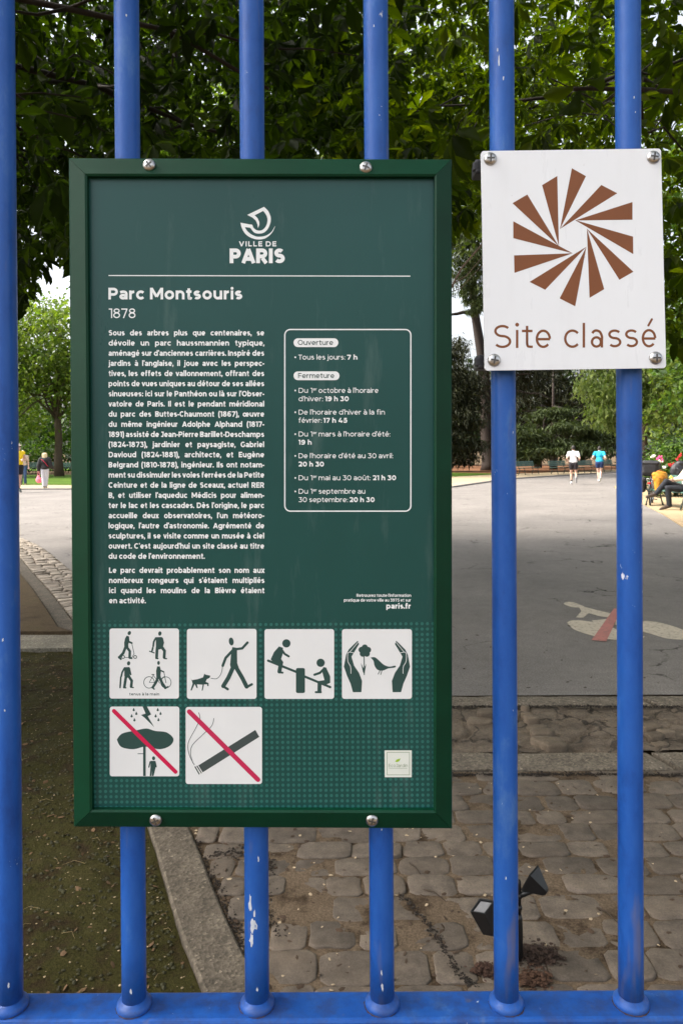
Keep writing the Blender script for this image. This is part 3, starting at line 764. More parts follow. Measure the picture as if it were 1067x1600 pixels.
# ------------------------------------------------------------------ green information board
SY = .712                              # front plane of the panel
bc = onY(410, 770, SY)
board = empty('information_board', bc, 'dark green framed park notice with white French text and six white pictogram squares', 'sign')
oc = [onY(*p, .726) for p in ((107, 246), (706, 248), (706.5, 1296), (115, 1293))]
ob = [Vector((p.x, .7265, p.z)) for p in oc]
of = [onY(*p, .7130) for p in ((107, 246), (706, 248), (706.5, 1296), (115, 1293))]
ic = [onY(*p, .7055) for p in ((136, 274.5), (679, 275), (678, 1267), (144, 1266))]
mb = MB()
for k in range(4):
    a, b = k, (k + 1) % 4
    e = (of[b] - of[a]).normalized() * .0002
    A0, B0 = of[a] + e, of[b] - e; A1, B1 = ic[a] + e, ic[b] - e
    def low(p, y): return Vector((p.x, y, p.z))
    # outer lip, sloping face, inner rolled edge, inner return, back
    mid0, mid1 = A0.lerp(A1, .90), B0.lerp(B1, .90)
    lipa, lipb = A0.lerp(A1, .07), B0.lerp(B1, .07)
    prof = [(low(A0, .7265), low(B0, .7265)), (low(A0, .7150), low(B0, .7150)), (low(lipa, .7128), low(lipb, .7128)), (low(mid0, .7056), low(mid1, .7056)), (low(A1, .7066), low(B1, .7066)), (low(A1, .7135), low(B1, .7135)), (low(A1, .7265), low(B1, .7265))]
    V = []
    for p, q in prof: V += [p, q]
    n = len(prof)
    fs = [(2 * i, 2 * i + 1, (2 * i + 3) % (2 * n), (2 * i + 2) % (2 * n)) for i in range(n)]
    fs.append(tuple(2 * i for i in range(n))); fs.append(tuple(2 * i + 1 for i in range(n))[::-1])
    mb.add(V, fs)
fr = mb.build('frame', FRAME, board)
bm = bmesh.new(); bm.from_mesh(fr.data); bmesh.ops.recalc_face_normals(bm, faces=bm.faces); bm.to_mesh(fr.data); bm.free()
def plate(pts, yf, yb):
    mb = MB(); f = [Vector(onY(p[0], p[1], yf)) for p in pts]; b = [Vector((p.x, yb, p.z)) for p in f]; n = len(f)
    mb.add(f + b, [tuple(range(n)), tuple(range(n, 2 * n))[::-1]] + [(i, i + n, (i + 1) % n + n, (i + 1) % n) for i in range(n)])
    return mb
def recalc(o):
    bm = bmesh.new(); bm.from_mesh(o.data); bmesh.ops.recalc_face_normals(bm, faces=bm.faces); bm.to_mesh(o.data); bm.free(); return o
recalc(plate([(134, 272), (681, 272), (680, 1269), (142, 1268)], SY, .724).build('panel', PANEL, board))
recalc(plate([(144.6, 970), (677.5, 971), (677.2, 1266.6), (145, 1265.6)], SY - .0001, SY - .00002).build('dotted_band', DOTS, board))

AY = SY - .00016
z1 = lambda x, y: (130 + x * .5155, 300 + y * .5155)
art = Art(AY)
# heading, rule, paragraphs
text(art, 'Parc Montsouris', 170, 467.8, 18.2, .155, 380)
text(art, '1878', 170.5, 497, 15, .085, 213)
art.build('heading', PRINT, board)
art = Art(AY); art.stroke([(170, 430.5), (641, 431.5)], 1.5, round_=False); art.build('rule', PRINT, board)
art = Art(AY)
text(art, 'VILLE DE', 374, 385, 8.0, .15, 432.5, track=.11)
text(art, 'PARIS', 359.5, 411.2, 23, .18, 446)
lz = lambda x, y: (360 + x * .0937, 310 + y * .0937)
art.stroke(sp2([(450, 495), (470, 420), (445, 345), (385, 295), (285, 280)], 5), [.5] + [3.2] * 8 + [3.6] * 12, f=lz, round_=False) if False else None
art.poly([(462, 495), (452, 430), (425, 370), (370, 320), (283, 275), (410, 283), (455, 330), (483, 390), (484, 440)], lz)
art.poly([(283, 275), (562, 140), (625, 200), (545, 210), (400, 285)], lz)
art.poly(sp2([(562, 140), (630, 210), (672, 310), (668, 410), (625, 510), (560, 570), (480, 588), (400, 570), (340, 500), (330, 488), (335, 440), (365, 440), (385, 485), (430, 525), (490, 537), (550, 515), (600, 450), (620, 360), (600, 280), (545, 205)], 4), lz)
art.poly([(170, 405), (350, 438), (372, 470), (330, 490), (245, 478)], lz)
art.poly(sp2([(170, 405), (195, 500), (250, 590), (330, 650), (440, 684), (560, 675), (650, 620), (715, 540), (748, 455), (700, 540), (640, 595), (560, 630), (450, 638), (360, 605), (300, 560), (262, 515), (245, 478), (215, 420)], 3), lz)
art.build('emblem', PRINT, board)

body = """Sous des arbres plus que centenaires, se
dévoile un parc haussmannien typique,
aménagé sur d'anciennes carrières. Inspiré des
jardins à l'anglaise, il joue avec les perspec-
tives, les effets de vallonnement, offrant des
points de vues uniques au détour de ses allées
sinueuses: ici sur le Panthéon ou là sur l'Obser-
vatoire de Paris. Il est le pendant méridional
du parc des Buttes-Chaumont (1867), œuvre
du même ingénieur Adolphe Alphand (1817-
1891) assisté de Jean-Pierre Barillet-Deschamps
(1824-1873), jardinier et paysagiste, Gabriel
Davioud (1824-1881), architecte, et Eugène
Belgrand (1810-1878), ingénieur. Ils ont notam-
ment su dissimuler les voies ferrées de la Petite
Ceinture et de la ligne de Sceaux, actuel RER
B, et utiliser l'aqueduc Médicis pour alimen-
ter le lac et les cascades. Dès l'origine, le parc
accueille deux observatoires, l'un météoro-
logique, l'autre d'astronomie. Agrémenté de
sculptures, il se visite comme un musée à ciel
ouvert. C'est aujourd'hui un site classé au titre
du code de l'environnement.""".split('\n')
art = Art(AY)
for k, ln in enumerate(body):
    last = k == len(body) - 1
    text(art, ln, 170.3, 524.2 + 15.86 * k, 8.5, .150, None if last else 413.3, justify=not last) if not last else text(art, ln, 170.3, 524.2 + 15.86 * k, 8.5, .150, 320.5)
for k, ln in enumerate(["Le parc devrait probablement son nom aux", "nombreux rongeurs qui s'étaient multipliés", "ici quand les moulins de la Bièvre étaient", "en activité."]):
    text(art, ln, 171, 895.2 + 15.8 * k, 8.5, .150, 413.8 if k < 3 else 228.5, justify=k < 3)
art.build('text_column', PRINT, board)
q = lambda x, y: (430 + x * .2249, 500 + y * .2249)
art = Art(AY)
art.stroke([q(*p) for p in rr_pts(67, 66, 941, 1328, 38)], 1.9, closed=True)
art.rrect(128, 127, 438, 188, 30, q); art.rrect(128, 357, 446, 418, 30, q)
tc = 34 * .2249
def L1(txt, x0, x1, y, b=False): text(art, txt, q(x0, 0)[0], q(0, y)[1], tc, .165 if b else .098, q(x1, 0)[0])
for x, y in ((140, 275), (140, 506), (140, 657), (140, 809), (140, 960), (140, 1113), (140, 1207)):
    c = q(x, y - 16); art.ell(c[0], c[1], 1.35, 1.35)
L1('Tous les jours:', 163, 487, 275); L1('7 h', 498, 573, 275, 1)
L1('Du 1', 163, 262, 506); L1('octobre à l\'horaire', 302, 718, 506); L1("d'hiver:", 163, 334, 564); L1('19 h 30', 347, 513, 564, 1)
L1("De l'horaire d'hiver à la fin", 163, 763, 657); L1('février:', 163, 325, 714); L1('17 h 45', 335, 501, 714, 1)
L1('Du 1', 163, 262, 809); L1("mars à l'horaire d'été:", 302, 800, 809); L1('19 h', 162, 255, 866, 1)
L1("De l'horaire d'été au 30 avril:", 163, 820, 960); L1('20 h 30', 162, 341, 1018, 1)
L1('Du 1', 163, 262, 1113); L1('mai au 30 août:', 302, 664, 1113); L1('21 h 30', 677, 841, 1113, 1)
L1('Du 1', 163, 262, 1207); L1('septembre au', 302, 627, 1207); L1('30 septembre:', 163, 506, 1265); L1('20 h 30', 516, 692, 1265, 1)
for y in (506, 809, 1113, 1207):
    a = q(264, y - 16); b = q(290, 0); text(art, 'er', a[0], a[1], tc * .58, .11, b[0])
art.build('opening_hours', PRINT, board)
art = Art(AY - .00016)
text(art, 'Ouverture', q(158, 0)[0], q(0, 173)[1], tc, .10, q(404, 0)[0]); art.build('pill_lettering', INK, board)
art = Art(AY - .00016)
text(art, 'Fermeture', q(160, 0)[0], q(0, 403)[1], tc, .10, q(412, 0)[0])
art.build('pill_lettering', INK, board)
art = Art(AY)
text(art, "Retrouvez toute l'information", 557, 932.6, 4.7, .13, 642.3); text(art, 'pratique de votre ville au 3975 et sur', 537.4, 940, 4.7, .13, 642); text(art, 'paris.fr', 603.5, 951, 8.2, .16, 642)
art.build('web_address', PRINT, board)

# pictogram tiles
def tile(x0, y0, x1, y1, r_=4):
    t = Art(AY); t.rrect(x0, y0, x1, y1, r_); return t.build('pictogram', TILE, board)
PY = AY - .00006
t1, t2, t3, t4, t5, t6 = tile(171.6, 982, 280, 1091.6), tile(292.4, 982.6, 401, 1092), tile(413.4, 983, 522, 1092), tile(534.3, 983, 643.3, 1092), tile(172, 1104, 280.5, 1213), tile(290.4, 1104.6, 409.6, 1225)
a1_ = lambda x, y: (160 + x * .12184, 970 + y * .12184)
art = Art(PY)
def fig(A, f, k, head, polys, strokes):
    A.ell(*head[:4], f=f, rot=head[4] if len(head) > 4 else 0)
    for p in polys: A.poly(p, f)
    for pts, w_ in strokes: A.stroke(pts, w_, f, k=k)
K1 = .12184
fig(art, a1_, K1, (349, 157, 21, 27, 25), [[(315, 190), (345, 200), (350, 250), (335, 310), (340, 350), (285, 345), (283, 280), (295, 225)]],
    [([(300, 340), (270, 415), (220, 470)], 34), ([(215, 465), (240, 490)], 26), ([(322, 345), (355, 390), (352, 470)], 32), ([(350, 480), (380, 482)], 18), ([(335, 265), (380, 285)], 24), ([(382, 295), (410, 420), (385, 470), (285, 470)], 7)])
for c in ((270, 464), (424, 464)): art.stroke([a1_(*p) for p in arc(c[0], c[1], 19, 19, 0, 345, 16)], 9 * K1, closed=True)
fig(art, a1_, K1, (740, 163, 21, 28, 8), [[(690, 210), (765, 208), (785, 240), (770, 320), (800, 350), (720, 370), (690, 345), (690, 280)]],
    [([(688, 222), (662, 270), (655, 325)], 24), ([(705, 345), (698, 470)], 36), ([(690, 482), (715, 484)], 18), ([(755, 330), (800, 385), (795, 470)], 36), ([(795, 482), (825, 486)], 18), ([(772, 225), (785, 280), (772, 330)], 18), ([(650, 345), (640, 385)], 22), ([(608, 390), (668, 412)], 14)])
fig(art, a1_, K1, (340, 545, 21, 27, 8), [[(290, 595), (350, 592), (365, 640), (355, 690), (365, 720), (310, 735), (285, 710), (285, 640)]],
    [([(288, 605), (258, 660), (245, 715)], 22), ([(305, 720), (285, 850)], 34), ([(275, 858), (305, 860)], 16), ([(340, 710), (380, 770), (372, 845)], 34), ([(375, 852), (400, 856)], 16), ([(350, 610), (368, 690)], 18), ([(240, 720), (230, 855)], 20)])
fig(art, a1_, K1, (723, 540, 17, 25), [[(705, 585), (740, 585), (755, 640), (748, 700), (755, 730), (695, 730), (692, 640)]],
    [([(715, 725), (690, 790), (648, 855)], 32), ([(645, 858), (668, 876)], 18), ([(735, 725), (770, 800), (810, 860)], 34), ([(810, 860), (845, 845)], 18), ([(745, 635), (790, 655)], 18), ([(792, 655), (800, 700), (818, 795)], 8), ([(605, 790), (655, 700), (740, 800)], 7), ([(640, 690), (665, 690)], 12), ([(605, 790), (690, 790), (800, 710)], 6)])
for c in ((602, 790, 68), (818, 790, 66)): art.stroke([a1_(*p) for p in arc(c[0], c[1], c[2], c[2] * 1.08, 0, 350, 26)], 8 * K1, closed=True)
text(art, 'tenus à la main', 202.5, 1086.5, 4.1, .12, 249.5, track=.05)
art.build('pictogram_print', INK, t1)
z8 = lambda x, y: (130 + x * .2718, 960 + y * .2718); K8 = .2718
art = Art(PY)
fig(art, z8, K8, (852, 156, 14, 23, -8), [[(858, 188), (885, 192), (886, 280), (896, 310), (850, 312), (845, 290), (850, 235)]],
    [([(862, 205), (820, 250), (803, 295)], 15), ([(880, 200), (915, 195), (945, 162)], 14), ([(862, 305), (835, 365), (806, 412)], 24), ([(803, 412), (832, 430)], 14), ([(880, 305), (915, 365), (940, 415)], 24), ([(940, 418), (970, 402)], 14)])
art.stroke([z8(*p) for p in sp2([(735, 367), (765, 370), (785, 355), (797, 330), (802, 298)], 5)], .9)
art.poly([(617, 362), (626, 378), (660, 372), (690, 362), (698, 340), (703, 346), (732, 352), (728, 365), (712, 372), (705, 388), (722, 395), (722, 412), (714, 412), (714, 402), (696, 402), (688, 438), (682, 438), (688, 404), (655, 402), (660, 425), (652, 422), (642, 400), (625, 438), (618, 436), (630, 398), (626, 382)], z8)
art.build('pictogram_print', INK, t2)
z7 = lambda x, y: (400 + x * .2812, 960 + y * .2812); K7 = .2812
art = Art(PY)
fig(art, z7, K7, (169, 161, 23, 23), [[(128, 178), (150, 185), (150, 215), (140, 248), (152, 265), (148, 285), (110, 280), (82, 250), (100, 210)]],
    [([(142, 195), (160, 220), (182, 233)], 12), ([(138, 278), (130, 318)], 22), ([(125, 320), (148, 324)], 11), ([(68, 257), (225, 320)], 13)])
fig(art, z7, K7, (359, 269, 23, 23), [[(374, 292), (390, 296), (412, 345), (412, 380), (385, 392), (345, 386), (340, 372), (380, 365), (368, 320)]],
    [([(378, 302), (355, 325), (325, 335)], 13), ([(353, 380), (352, 425)], 22), ([(332, 432), (360, 432)], 11), ([(270, 345), (412, 404)], 13)])
art.rrect(222, 298, 272, 437, 10, z7)
art.build('pictogram_print', INK, t3)
art = Art(PY)
hand = [(538, 432), (585, 432), (589, 370), (572, 325), (545, 285), (530, 235), (548, 205), (572, 165), (565, 146), (545, 165), (515, 195), (500, 225), (488, 290), (505, 340), (525, 385)]
art.poly(hand, z7); art.poly([(1343 - x, y) for x, y in hand][::-1], z7)
for a in range(5): art.ell(604 + 19 * math.cos(R(a * 72 - 90)), 203 + 19 * math.sin(R(a * 72 - 90)), 17, 17, f=z7)
art.ell(604, 203, 20, 20, f=z7)
art.stroke([(600, 235), (601, 335)], 5, z7, k=K7); art.poly([(582, 270), (598, 300), (612, 275), (602, 335), (594, 320)], z7)
art.poly(sp2([(636, 240), (660, 238), (685, 258), (710, 280), (740, 290), (772, 285), (772, 295), (735, 300), (705, 312), (675, 308), (658, 285), (652, 258), (636, 240)], 3)[:-1], z7)
art.stroke([(690, 308), (678, 332)], 4, z7, k=K7); art.stroke([(700, 308), (692, 334)], 4, z7, k=K7)
pp = art.build('pictogram_print', INK, t4)
for sg in (0, 1):
    art = Art(PY - .00016)
    m_ = (lambda p: (1343 - p[0], p[1])) if sg else (lambda p: p)
    art.stroke([z7(*m_(p)) for p in sp2([(545, 215), (512, 212), (510, 260), (525, 290), (527, 328)], 4)], .9)
    art.stroke([z7(*m_(p)) for p in ((522, 208), (566, 155))], .8)
    art.build('hand_outline', TILE, pp)
art = Art(PY)
art.poly(sp2([(195, 720), (225, 685), (300, 668), (365, 656), (415, 670), (480, 678), (520, 715), (500, 755), (440, 775), (360, 760), (290, 775), (220, 762), (195, 720)], 4)[:-1], z8)
art.poly([(346, 755), (361, 755), (361, 929), (346, 929)], z8); art.stroke([(316, 801), (350, 801)], 4, z8, k=K8)
art.poly([(343, 529), (368, 529), (392, 575), (372, 585), (410, 648), (352, 592), (334, 578), (360, 570)], z8)
for x, y in ((292, 548), (307, 570), (280, 584), (296, 607), (430, 548), (446, 570), (418, 584), (434, 606)):
    art.poly([(x, y - 12), (x + 7, y + 4), (x, y + 9), (x - 7, y + 4)], z8)
fig(art, z8, K8, (406, 827, 9, 11), [[(388, 842), (416, 842), (418, 880), (406, 929), (397, 929), (398, 895), (394, 929), (384, 929), (388, 880)]], [([(386, 848), (379, 878)], 7), ([(415, 848), (421, 876)], 7)])
art.build('pictogram_print', INK, t5)
art = Art(PY - .00016); art.stroke([(178, 555), (532, 905)], 23, z8, k=K8); art.build('red_bar', RED, t5)
art = Art(PY)
art.poly([(663, 868), (990, 664), (1013, 704), (688, 908)], z8); art.poly([(652, 872), (658, 868), (684, 912), (679, 915)], z8); art.poly([(640, 876), (646, 872), (672, 918), (666, 921)], z8)
art.stroke([z8(*p) for p in sp2([(665, 565), (672, 600), (650, 650), (605, 740), (612, 810), (640, 865)], 5)], .9)
art.stroke([z8(*p) for p in sp2([(752, 598), (740, 640), (690, 690), (630, 750), (618, 800), (632, 855)], 5)], .9)
art.build('pictogram_print', GREYINK, t6)
art = Art(PY - .00016); art.stroke([(611, 559), (1005, 950)], 27, z8, k=K8); art.build('red_bar', plain('faded_crimson', S(196, 36, 84), .45, .06, 60), t6)
art = Art(AY); art.poly([(600.7, 1172.4), (643, 1172.4), (643, 1214.4), (601, 1214.4)]); st = art.build('sticker', plain('sticker_white', (.74, .77, .70, 1), .4, .03), board)
art = Art(PY)
art.stroke([(604.5, 1175.5), (639.6, 1175.5), (639.6, 1210.7), (604.5, 1210.7)], .8, closed=True)
text(art, 'EcoJardin', 607, 1198.6, 5.0, .08, 637)
art.stroke([(607.5, 1200.4), (636, 1200.4)], .5, round_=False)
art.build('sticker_print', plain('sage_print', S(140, 156, 130), .5, .05), st)
art = Art(PY); art.poly([(617, 1190), (620, 1186.5), (625.5, 1185), (624, 1189), (620.5, 1190.8)]); art.build('leaf_mark', plain('lime_print', S(150, 190, 50), .5, .05), st)

# screws (domed cross heads)
def screw(px, py, Y, r_, parent, ang=0, hi=.003):
    c = onY(px, py, Y); M = Matrix.Rotation(R(90), 3, 'X')
    mb = MB(); mb.lathe(c, [(r_, -.001), (r_, .0006), (r_ * .93, hi * .45), (r_ * .75, hi * .78), (r_ * .45, hi * .97), (r_ * .1, hi)], 24, M)
    s_ = mb.build('screw', STEEL, parent, True)
    mb = MB(); Q = Matrix.Rotation(R(ang), 3, 'Y')
    mb.box(c + Vector((0, -hi * .98, 0)), (r_ * 1.15, .0007, r_ * .24), Q); mb.box(c + Vector((0, -hi * .99, 0)), (r_ * .24, .0007, r_ * 1.15), Q)
    mb.build('cross_slot', DARKSLOT, s_)
    return s_
DARKSLOT = plain('slot_shadow', (.10, .095, .09, 1), .5, .3, 300, metal=.6)  # raised cross bars, coloured dark for the shade of a recess
for px, py, an in ((233.5, 258, 50), (571.5, 262, 20), (243.5, 1281, 70), (581, 1281.5, 15)): screw(px, py, .7078, .0060, board, an)

# ------------------------------------------------------------------ white sign
WY = .7145
wc = onY(895, 405, WY)
wsign = empty('white_sign', wc, 'white metal plate with brown pinwheel emblem above the words Site classé', 'sign')
def quadmap(u, v):   # unit square -> photo quad
    tl, tr, br, bl = Vector((751, 236)), Vector((1032, 232)), Vector((1040, 575)), Vector((757, 579))
    p = tl.lerp(tr, u).lerp(bl.lerp(br, u), v); return (p.x, p.y)
pl = [quadmap(x / 282, y / 343) for x, y in rr_pts(0, 0, 282, 343, 5)]
o = recalc(plate(pl, WY, WY + .0022).build('plate', WHITEP, wsign))
pl2 = [quadmap(x / 282, y / 343) for x, y in rr_pts(1.5, 3, 281, 341.5, 4)]
recalc(plate(pl2, WY + .0024, WY + .009).build('backing', DARKM, wsign))
for px, py in ((744, 268), (748, 568)):
    c = onY(px, py, .742); mb = MB(); mb.box(c + Vector((.006, -.004, 0)), (.020, .022, .014), bev=.002); mb.box(c + Vector((-.002, -.012, 0)), (.008, .006, .008), bev=.001); mb.build('bracket', DARKM, wsign)
for px, py in ((1030, 268), (1034, 566)):
    c = onY(px, py, .742); mb = MB(); mb.box(c + Vector((-.012, -.006, 0)), (.016, .018, .012), bev=.002); mb.build('bracket', DARKM, wsign)
zw = lambda x, y: (740 + x * .2999, 220 + y * .2999)
art = Art(WY - .00005)
for tri in (((510, 143), (583, 184), (448, 460)), ((663, 230), (746, 273), (448, 459)), ((825, 319), (825, 411), (526, 415)), ((828, 499), (829, 590), (526, 413)), ((830, 682), (757, 724), (588, 458)), ((678, 773), (602, 818), (588, 456)), ((527, 862), (446, 821), (585, 553)), ((371, 776), (290, 735), (585, 552)), ((211, 688), (209, 597), (514, 586)), ((205, 507), (205, 419), (514, 586)), ((201, 325), (278, 280), (441, 548)), ((355, 231), (434, 183), (442, 548))):
    art.poly(tri, zw)
art.build('emblem', BROWN, wsign)
art = Art(WY - .00005)
def put(ch, x0, x1, base=1080, cap=121, w_=12.5):
    em = cap / CH; bw, st = glyph(ch, w_ / em * 1.0); sx = (x1 - x0) / bw
    ym = 94 / (XH * em)
    for g_ in st:
        tilt = -.006
        T = lambda p: zw(x0 + p[0] * sx, base + (x0 - 100) * tilt - (p[1] * em * (ym if p[1] <= XH + .02 and ch not in 'SlI' else 1)))
        if isinstance(g_, tuple) and g_[0] == 'd': c = zw(x0 + (x1 - x0) / 2, base - 122); art.ell(c[0], c[1], 3.0, 3.0)
        elif isinstance(g_, tuple): art.stroke([zw(908, 962), zw(926, 930)], w_ * .27)
        else: art.stroke([T(p) for p in g_], w_ * .2999, round_=False)
for ch, a, b in (('S', 103, 194), ('i', 217, 233), ('t', 250, 308), ('e', 322, 399), ('c', 470, 544), ('l', 564, 580), ('a', 610, 670), ('s', 698, 767), ('s', 786, 854), ('é', 874, 947)): put(ch, a, b)
art.build('lettering', BROWN, wsign)
for px, py, an in ((765.5, 248.5, 0), (1020, 246, 8), (771.5, 563, 10), (1023.5, 559.5, 0)): screw(px, py, WY, .0064, wsign, an, .0034)
#--PART2--
# ------------------------------------------------------------------ vegetation
BARK = mat_stone('bark', S(52, 42, 34), S(92, 76, 62), S(70, 62, 48), 40)
BARKR = mat_stone('cedar_bark', S(36, 28, 24), S(64, 52, 45), S(48, 41, 36), 40)
TWIG = plain('twig', S(58, 46, 34), .8, .3, 20)
def template_simple(ratio=.5, fold=.18):
    V = np.array([(0, 0, 0), (ratio * .5, .42, fold * ratio), (0, 1, -.06), (-ratio * .5, .42, fold * ratio)], float)
    return V, np.array([0, 1, 2, 0, 2, 3])
def template_palm(k=6, droop=.5, seed=0):
    r_ = np.random.default_rng(seed); Vs = []; Fs = []; n0 = 0
    for i in range(k):
        a = math.radians(-125 + 250 * i / (k - 1)) + r_.normal(0, .08)
        L = (1.0 - .38 * abs(i - (k - 1) / 2) / ((k - 1) / 2)) * r_.uniform(.9, 1.08); wd = .21 * L
        P = np.array([(0, .04, 0), (wd * .45, L * .35, .02), (wd, L * .64, .03), (wd * .45, L * .86, 0), (0, L, -.02), (-wd * .45, L * .86, 0), (-wd, L * .64, .03), (-wd * .45, L * .35, .02), (0, L * .5, -.03)])
        P[:, 2] += .10 * L * np.sign(np.abs(P[:, 0])) * .6
        d = droop * r_.uniform(.7, 1.3); y, z = P[:, 1].copy(), P[:, 2].copy()
        bend = d * (.5 + .5 * y / L); P[:, 1] = y * np.cos(bend) + z * np.sin(bend); P[:, 2] = z * np.cos(bend) - y * np.sin(bend)
        ca, sa = math.cos(a), math.sin(a); Q = P.copy(); Q[:, 0] = P[:, 0] * ca + P[:, 1] * sa; Q[:, 1] = -P[:, 0] * sa + P[:, 1] * ca
        Vs.append(Q)
        for f in ((0, 1, 8), (1, 2, 8), (2, 3, 8), (3, 4, 8), (4, 5, 8), (5, 6, 8), (6, 7, 8), (7, 0, 8)): Fs.append([v + n0 for v in f])
        n0 += 9
    return np.vstack(Vs), np.array(Fs).ravel()
def rots(n, g, tilt=.6, down=0.0, yaw=None):
    """random frames: +z roughly up, tilted; leaves point along local +y"""
    yaw = g.uniform(0, 2 * np.pi, n) if yaw is None else yaw
    tx = g.normal(-down, tilt, n); ty = g.normal(0, tilt, n)
    cz, sz = np.cos(yaw), np.sin(yaw); cx, sx = np.cos(tx), np.sin(tx); cy, sy = np.cos(ty), np.sin(ty)
    Z = np.zeros((n, 3, 3)); X = np.zeros((n, 3, 3)); Y = np.zeros((n, 3, 3))
    Z[:, 0, 0] = cz; Z[:, 0, 1] = -sz; Z[:, 1, 0] = sz; Z[:, 1, 1] = cz; Z[:, 2, 2] = 1
    X[:, 0, 0] = 1; X[:, 1, 1] = cx; X[:, 1, 2] = -sx; X[:, 2, 1] = sx; X[:, 2, 2] = cx
    Y[:, 1, 1] = 1; Y[:, 0, 0] = cy; Y[:, 0, 2] = sy; Y[:, 2, 0] = -sy; Y[:, 2, 2] = cy
    return Z @ X @ Y
def leaves(name, pts, size, templates, mat, parent, g, tilt=.6, down=0.0, yaw=None):
    o0 = np.array(org(parent)); pts = np.asarray(pts, float); n = len(pts)
    which = g.integers(0, len(templates), n); Rm = rots(n, g, tilt, down, yaw)
    sz = size * g.uniform(.7, 1.25, n) if not hasattr(size, '__len__') else np.asarray(size)
    Vs = []; Fs = []; k = 0
    for t, (tv, tf) in enumerate(templates):
        ix = np.where(which == t)[0]
        if not len(ix): continue
        P = np.einsum('nij,vj->nvi', Rm[ix], tv) * sz[ix][:, None, None] + (pts[ix] - o0)[:, None, :]
        Vs.append(P.reshape(-1, 3)); m = len(tv)
        Fs.append((tf[None, :] + (np.arange(len(ix)) * m)[:, None] + k).ravel()); k += len(ix) * m
    me = np_mesh(name, np.vstack(Vs), np.concatenate(Fs), 3)
    return link(name, me, mat, parent)
def blob_points(g, blobs, n, clump=.16, per=26, shell=.55):
    """points gathered in clumps inside ellipsoids (cx,cy,cz,rx,ry,rz)"""
    vol = np.array([b[3] * b[4] * b[5] for b in blobs]) ** .8; out = []
    cnt = (n * vol / vol.sum()).astype(int)
    for b, c in zip(blobs, cnt):
        k = max(1, c // per); d = g.normal(0, 1, (k, 3)); d /= np.linalg.norm(d, axis=1)[:, None]
        r_ = (shell + (1 - shell) * g.random(k)) ** .8; cc = d * r_[:, None] * np.array(b[3:6])
        q = cc[g.integers(0, k, c)] + g.normal(0, 1, (c, 3)) * np.array(b[3:6]) * clump
        out.append(q + np.array(b[:3]))
    return np.vstack(out)
def limb(mb, a, b, r0, r1, g, n=6, wob_=.06, sag=0):
    a, b = Vector(a), Vector(b); L = (b - a).length; P = []
    for i in range(n + 1):
        t = i / n; p = a.lerp(b, t) + Vector(g.normal(0, 1, 3)) * L * wob_ * math.sin(math.pi * t) * .6; p.z += sag * L * math.sin(math.pi * t); P.append(p)
    mb.tube(P, [r0 + (r1 - r0) * (i / n) ** .8 for i in range(n + 1)], 8)
    return P
SIMPLE = [template_simple(.55, .2), template_simple(.7, .1), template_simple(.45, .3)]
PALM = [template_palm(6, .55, 1), template_palm(7, .35, 2), template_palm(5, .75, 3), template_palm(7, .9, 4)]
NEEDLE = [template_simple(.16, .1), template_simple(.12, .2), template_simple(.22, .1)]

def tree(name, label, base, trunk, blobs, n, size, mat, seed, rad=.3, group=None, cat='tree', bark=None, limbs=10, templ=None, tilt=.7, down=.3, clump=.16, per=26, shell=.5, lean=(0, 0)):
    g = np.random.default_rng(seed); t = empty(name, base, label, cat, group); mb = MB()
    x, y, z = base; top = Vector((x + lean[0], y + lean[1], z + trunk))
    P = [Vector(base).lerp(top, i / 8) + Vector((g.normal(0, .04), g.normal(0, .04), 0)) * (trunk / 6) * (i > 0) for i in range(9)]
    P[0].z -= .1
    mb.tube(P, [rad * (1.35 if i == 0 else 1.05 - .62 * i / 8) for i in range(9)], 14)
    for i in range(limbs):
        b = blobs[i % len(blobs)]; s_ = P[int(g.integers(3, 9))]
        d = g.normal(0, 1, 3); d /= np.linalg.norm(d); e = Vector(b[:3]) + Vector(d * np.array(b[3:6]) * .75)
        Q = limb(mb, s_, e, rad * .34, rad * .05, g)
        for _ in range(2):
            d = g.normal(0, 1, 3); limb(mb, Q[int(g.integers(2, 6))], Q[-2] + Vector(d * np.array(b[3:6]) * .35), rad * .1, rad * .03, g, 4)
    mb.build('trunk', bark or BARK, t, True)
    pts = blob_points(g, blobs, n, clump, per, shell); pts = pts[pts[:, 2] > z + .15]
    leaves('crown', pts, size, templ or SIMPLE, mat, t, g, tilt, down)
    return t

# near chestnuts whose boughs hang over the path
CHEST = leafmat('shaded_chestnut_leaf', [(.004, .008, .0015, 1), (.007, .014, .002, 1), (.011, .021, .003, 1), (.020, .034, .005, 1)], .4, .6, (5.0, 5.2, .5, 1), .12)  # dim light under the boughs is put into this near-black leaf colour
CHESTR = leafmat('lit_chestnut_leaf', [(.006, .012, .0015, 1), (.011, .022, .002, 1), (.017, .032, .003, 1), (.031, .048, .005, 1)], .55, .6, (7.5, 6.4, .4, 1), .12)  # backlit glow is put into the lighter leaf and boosted translucent colour
BARKD = mat_stone('dark_bark', S(30, 25, 20), S(54, 45, 37), S(42, 37, 30), 40)
def canopy_pts(g, n, x0, x1, y0, y1, low, high, clump, per):
    k = n // per; out = []
    cx = g.uniform(x0, x1, k); cy = y0 + (y1 - y0) * g.random(k) ** .8
    lo = low(cx, cy); cz = lo + (high - lo) * g.random(k) ** 1.35
    c = np.stack([cx, cy, cz], 1)
    p = c[g.integers(0, k, n)] + g.normal(0, 1, (n, 3)) * clump
    return p[p[:, 2] > low(p[:, 0], p[:, 1]) - .12]
def low_over(x, y): return np.maximum(3.7 + 0 * x, 1.55 + .75 * np.maximum(y, 0))
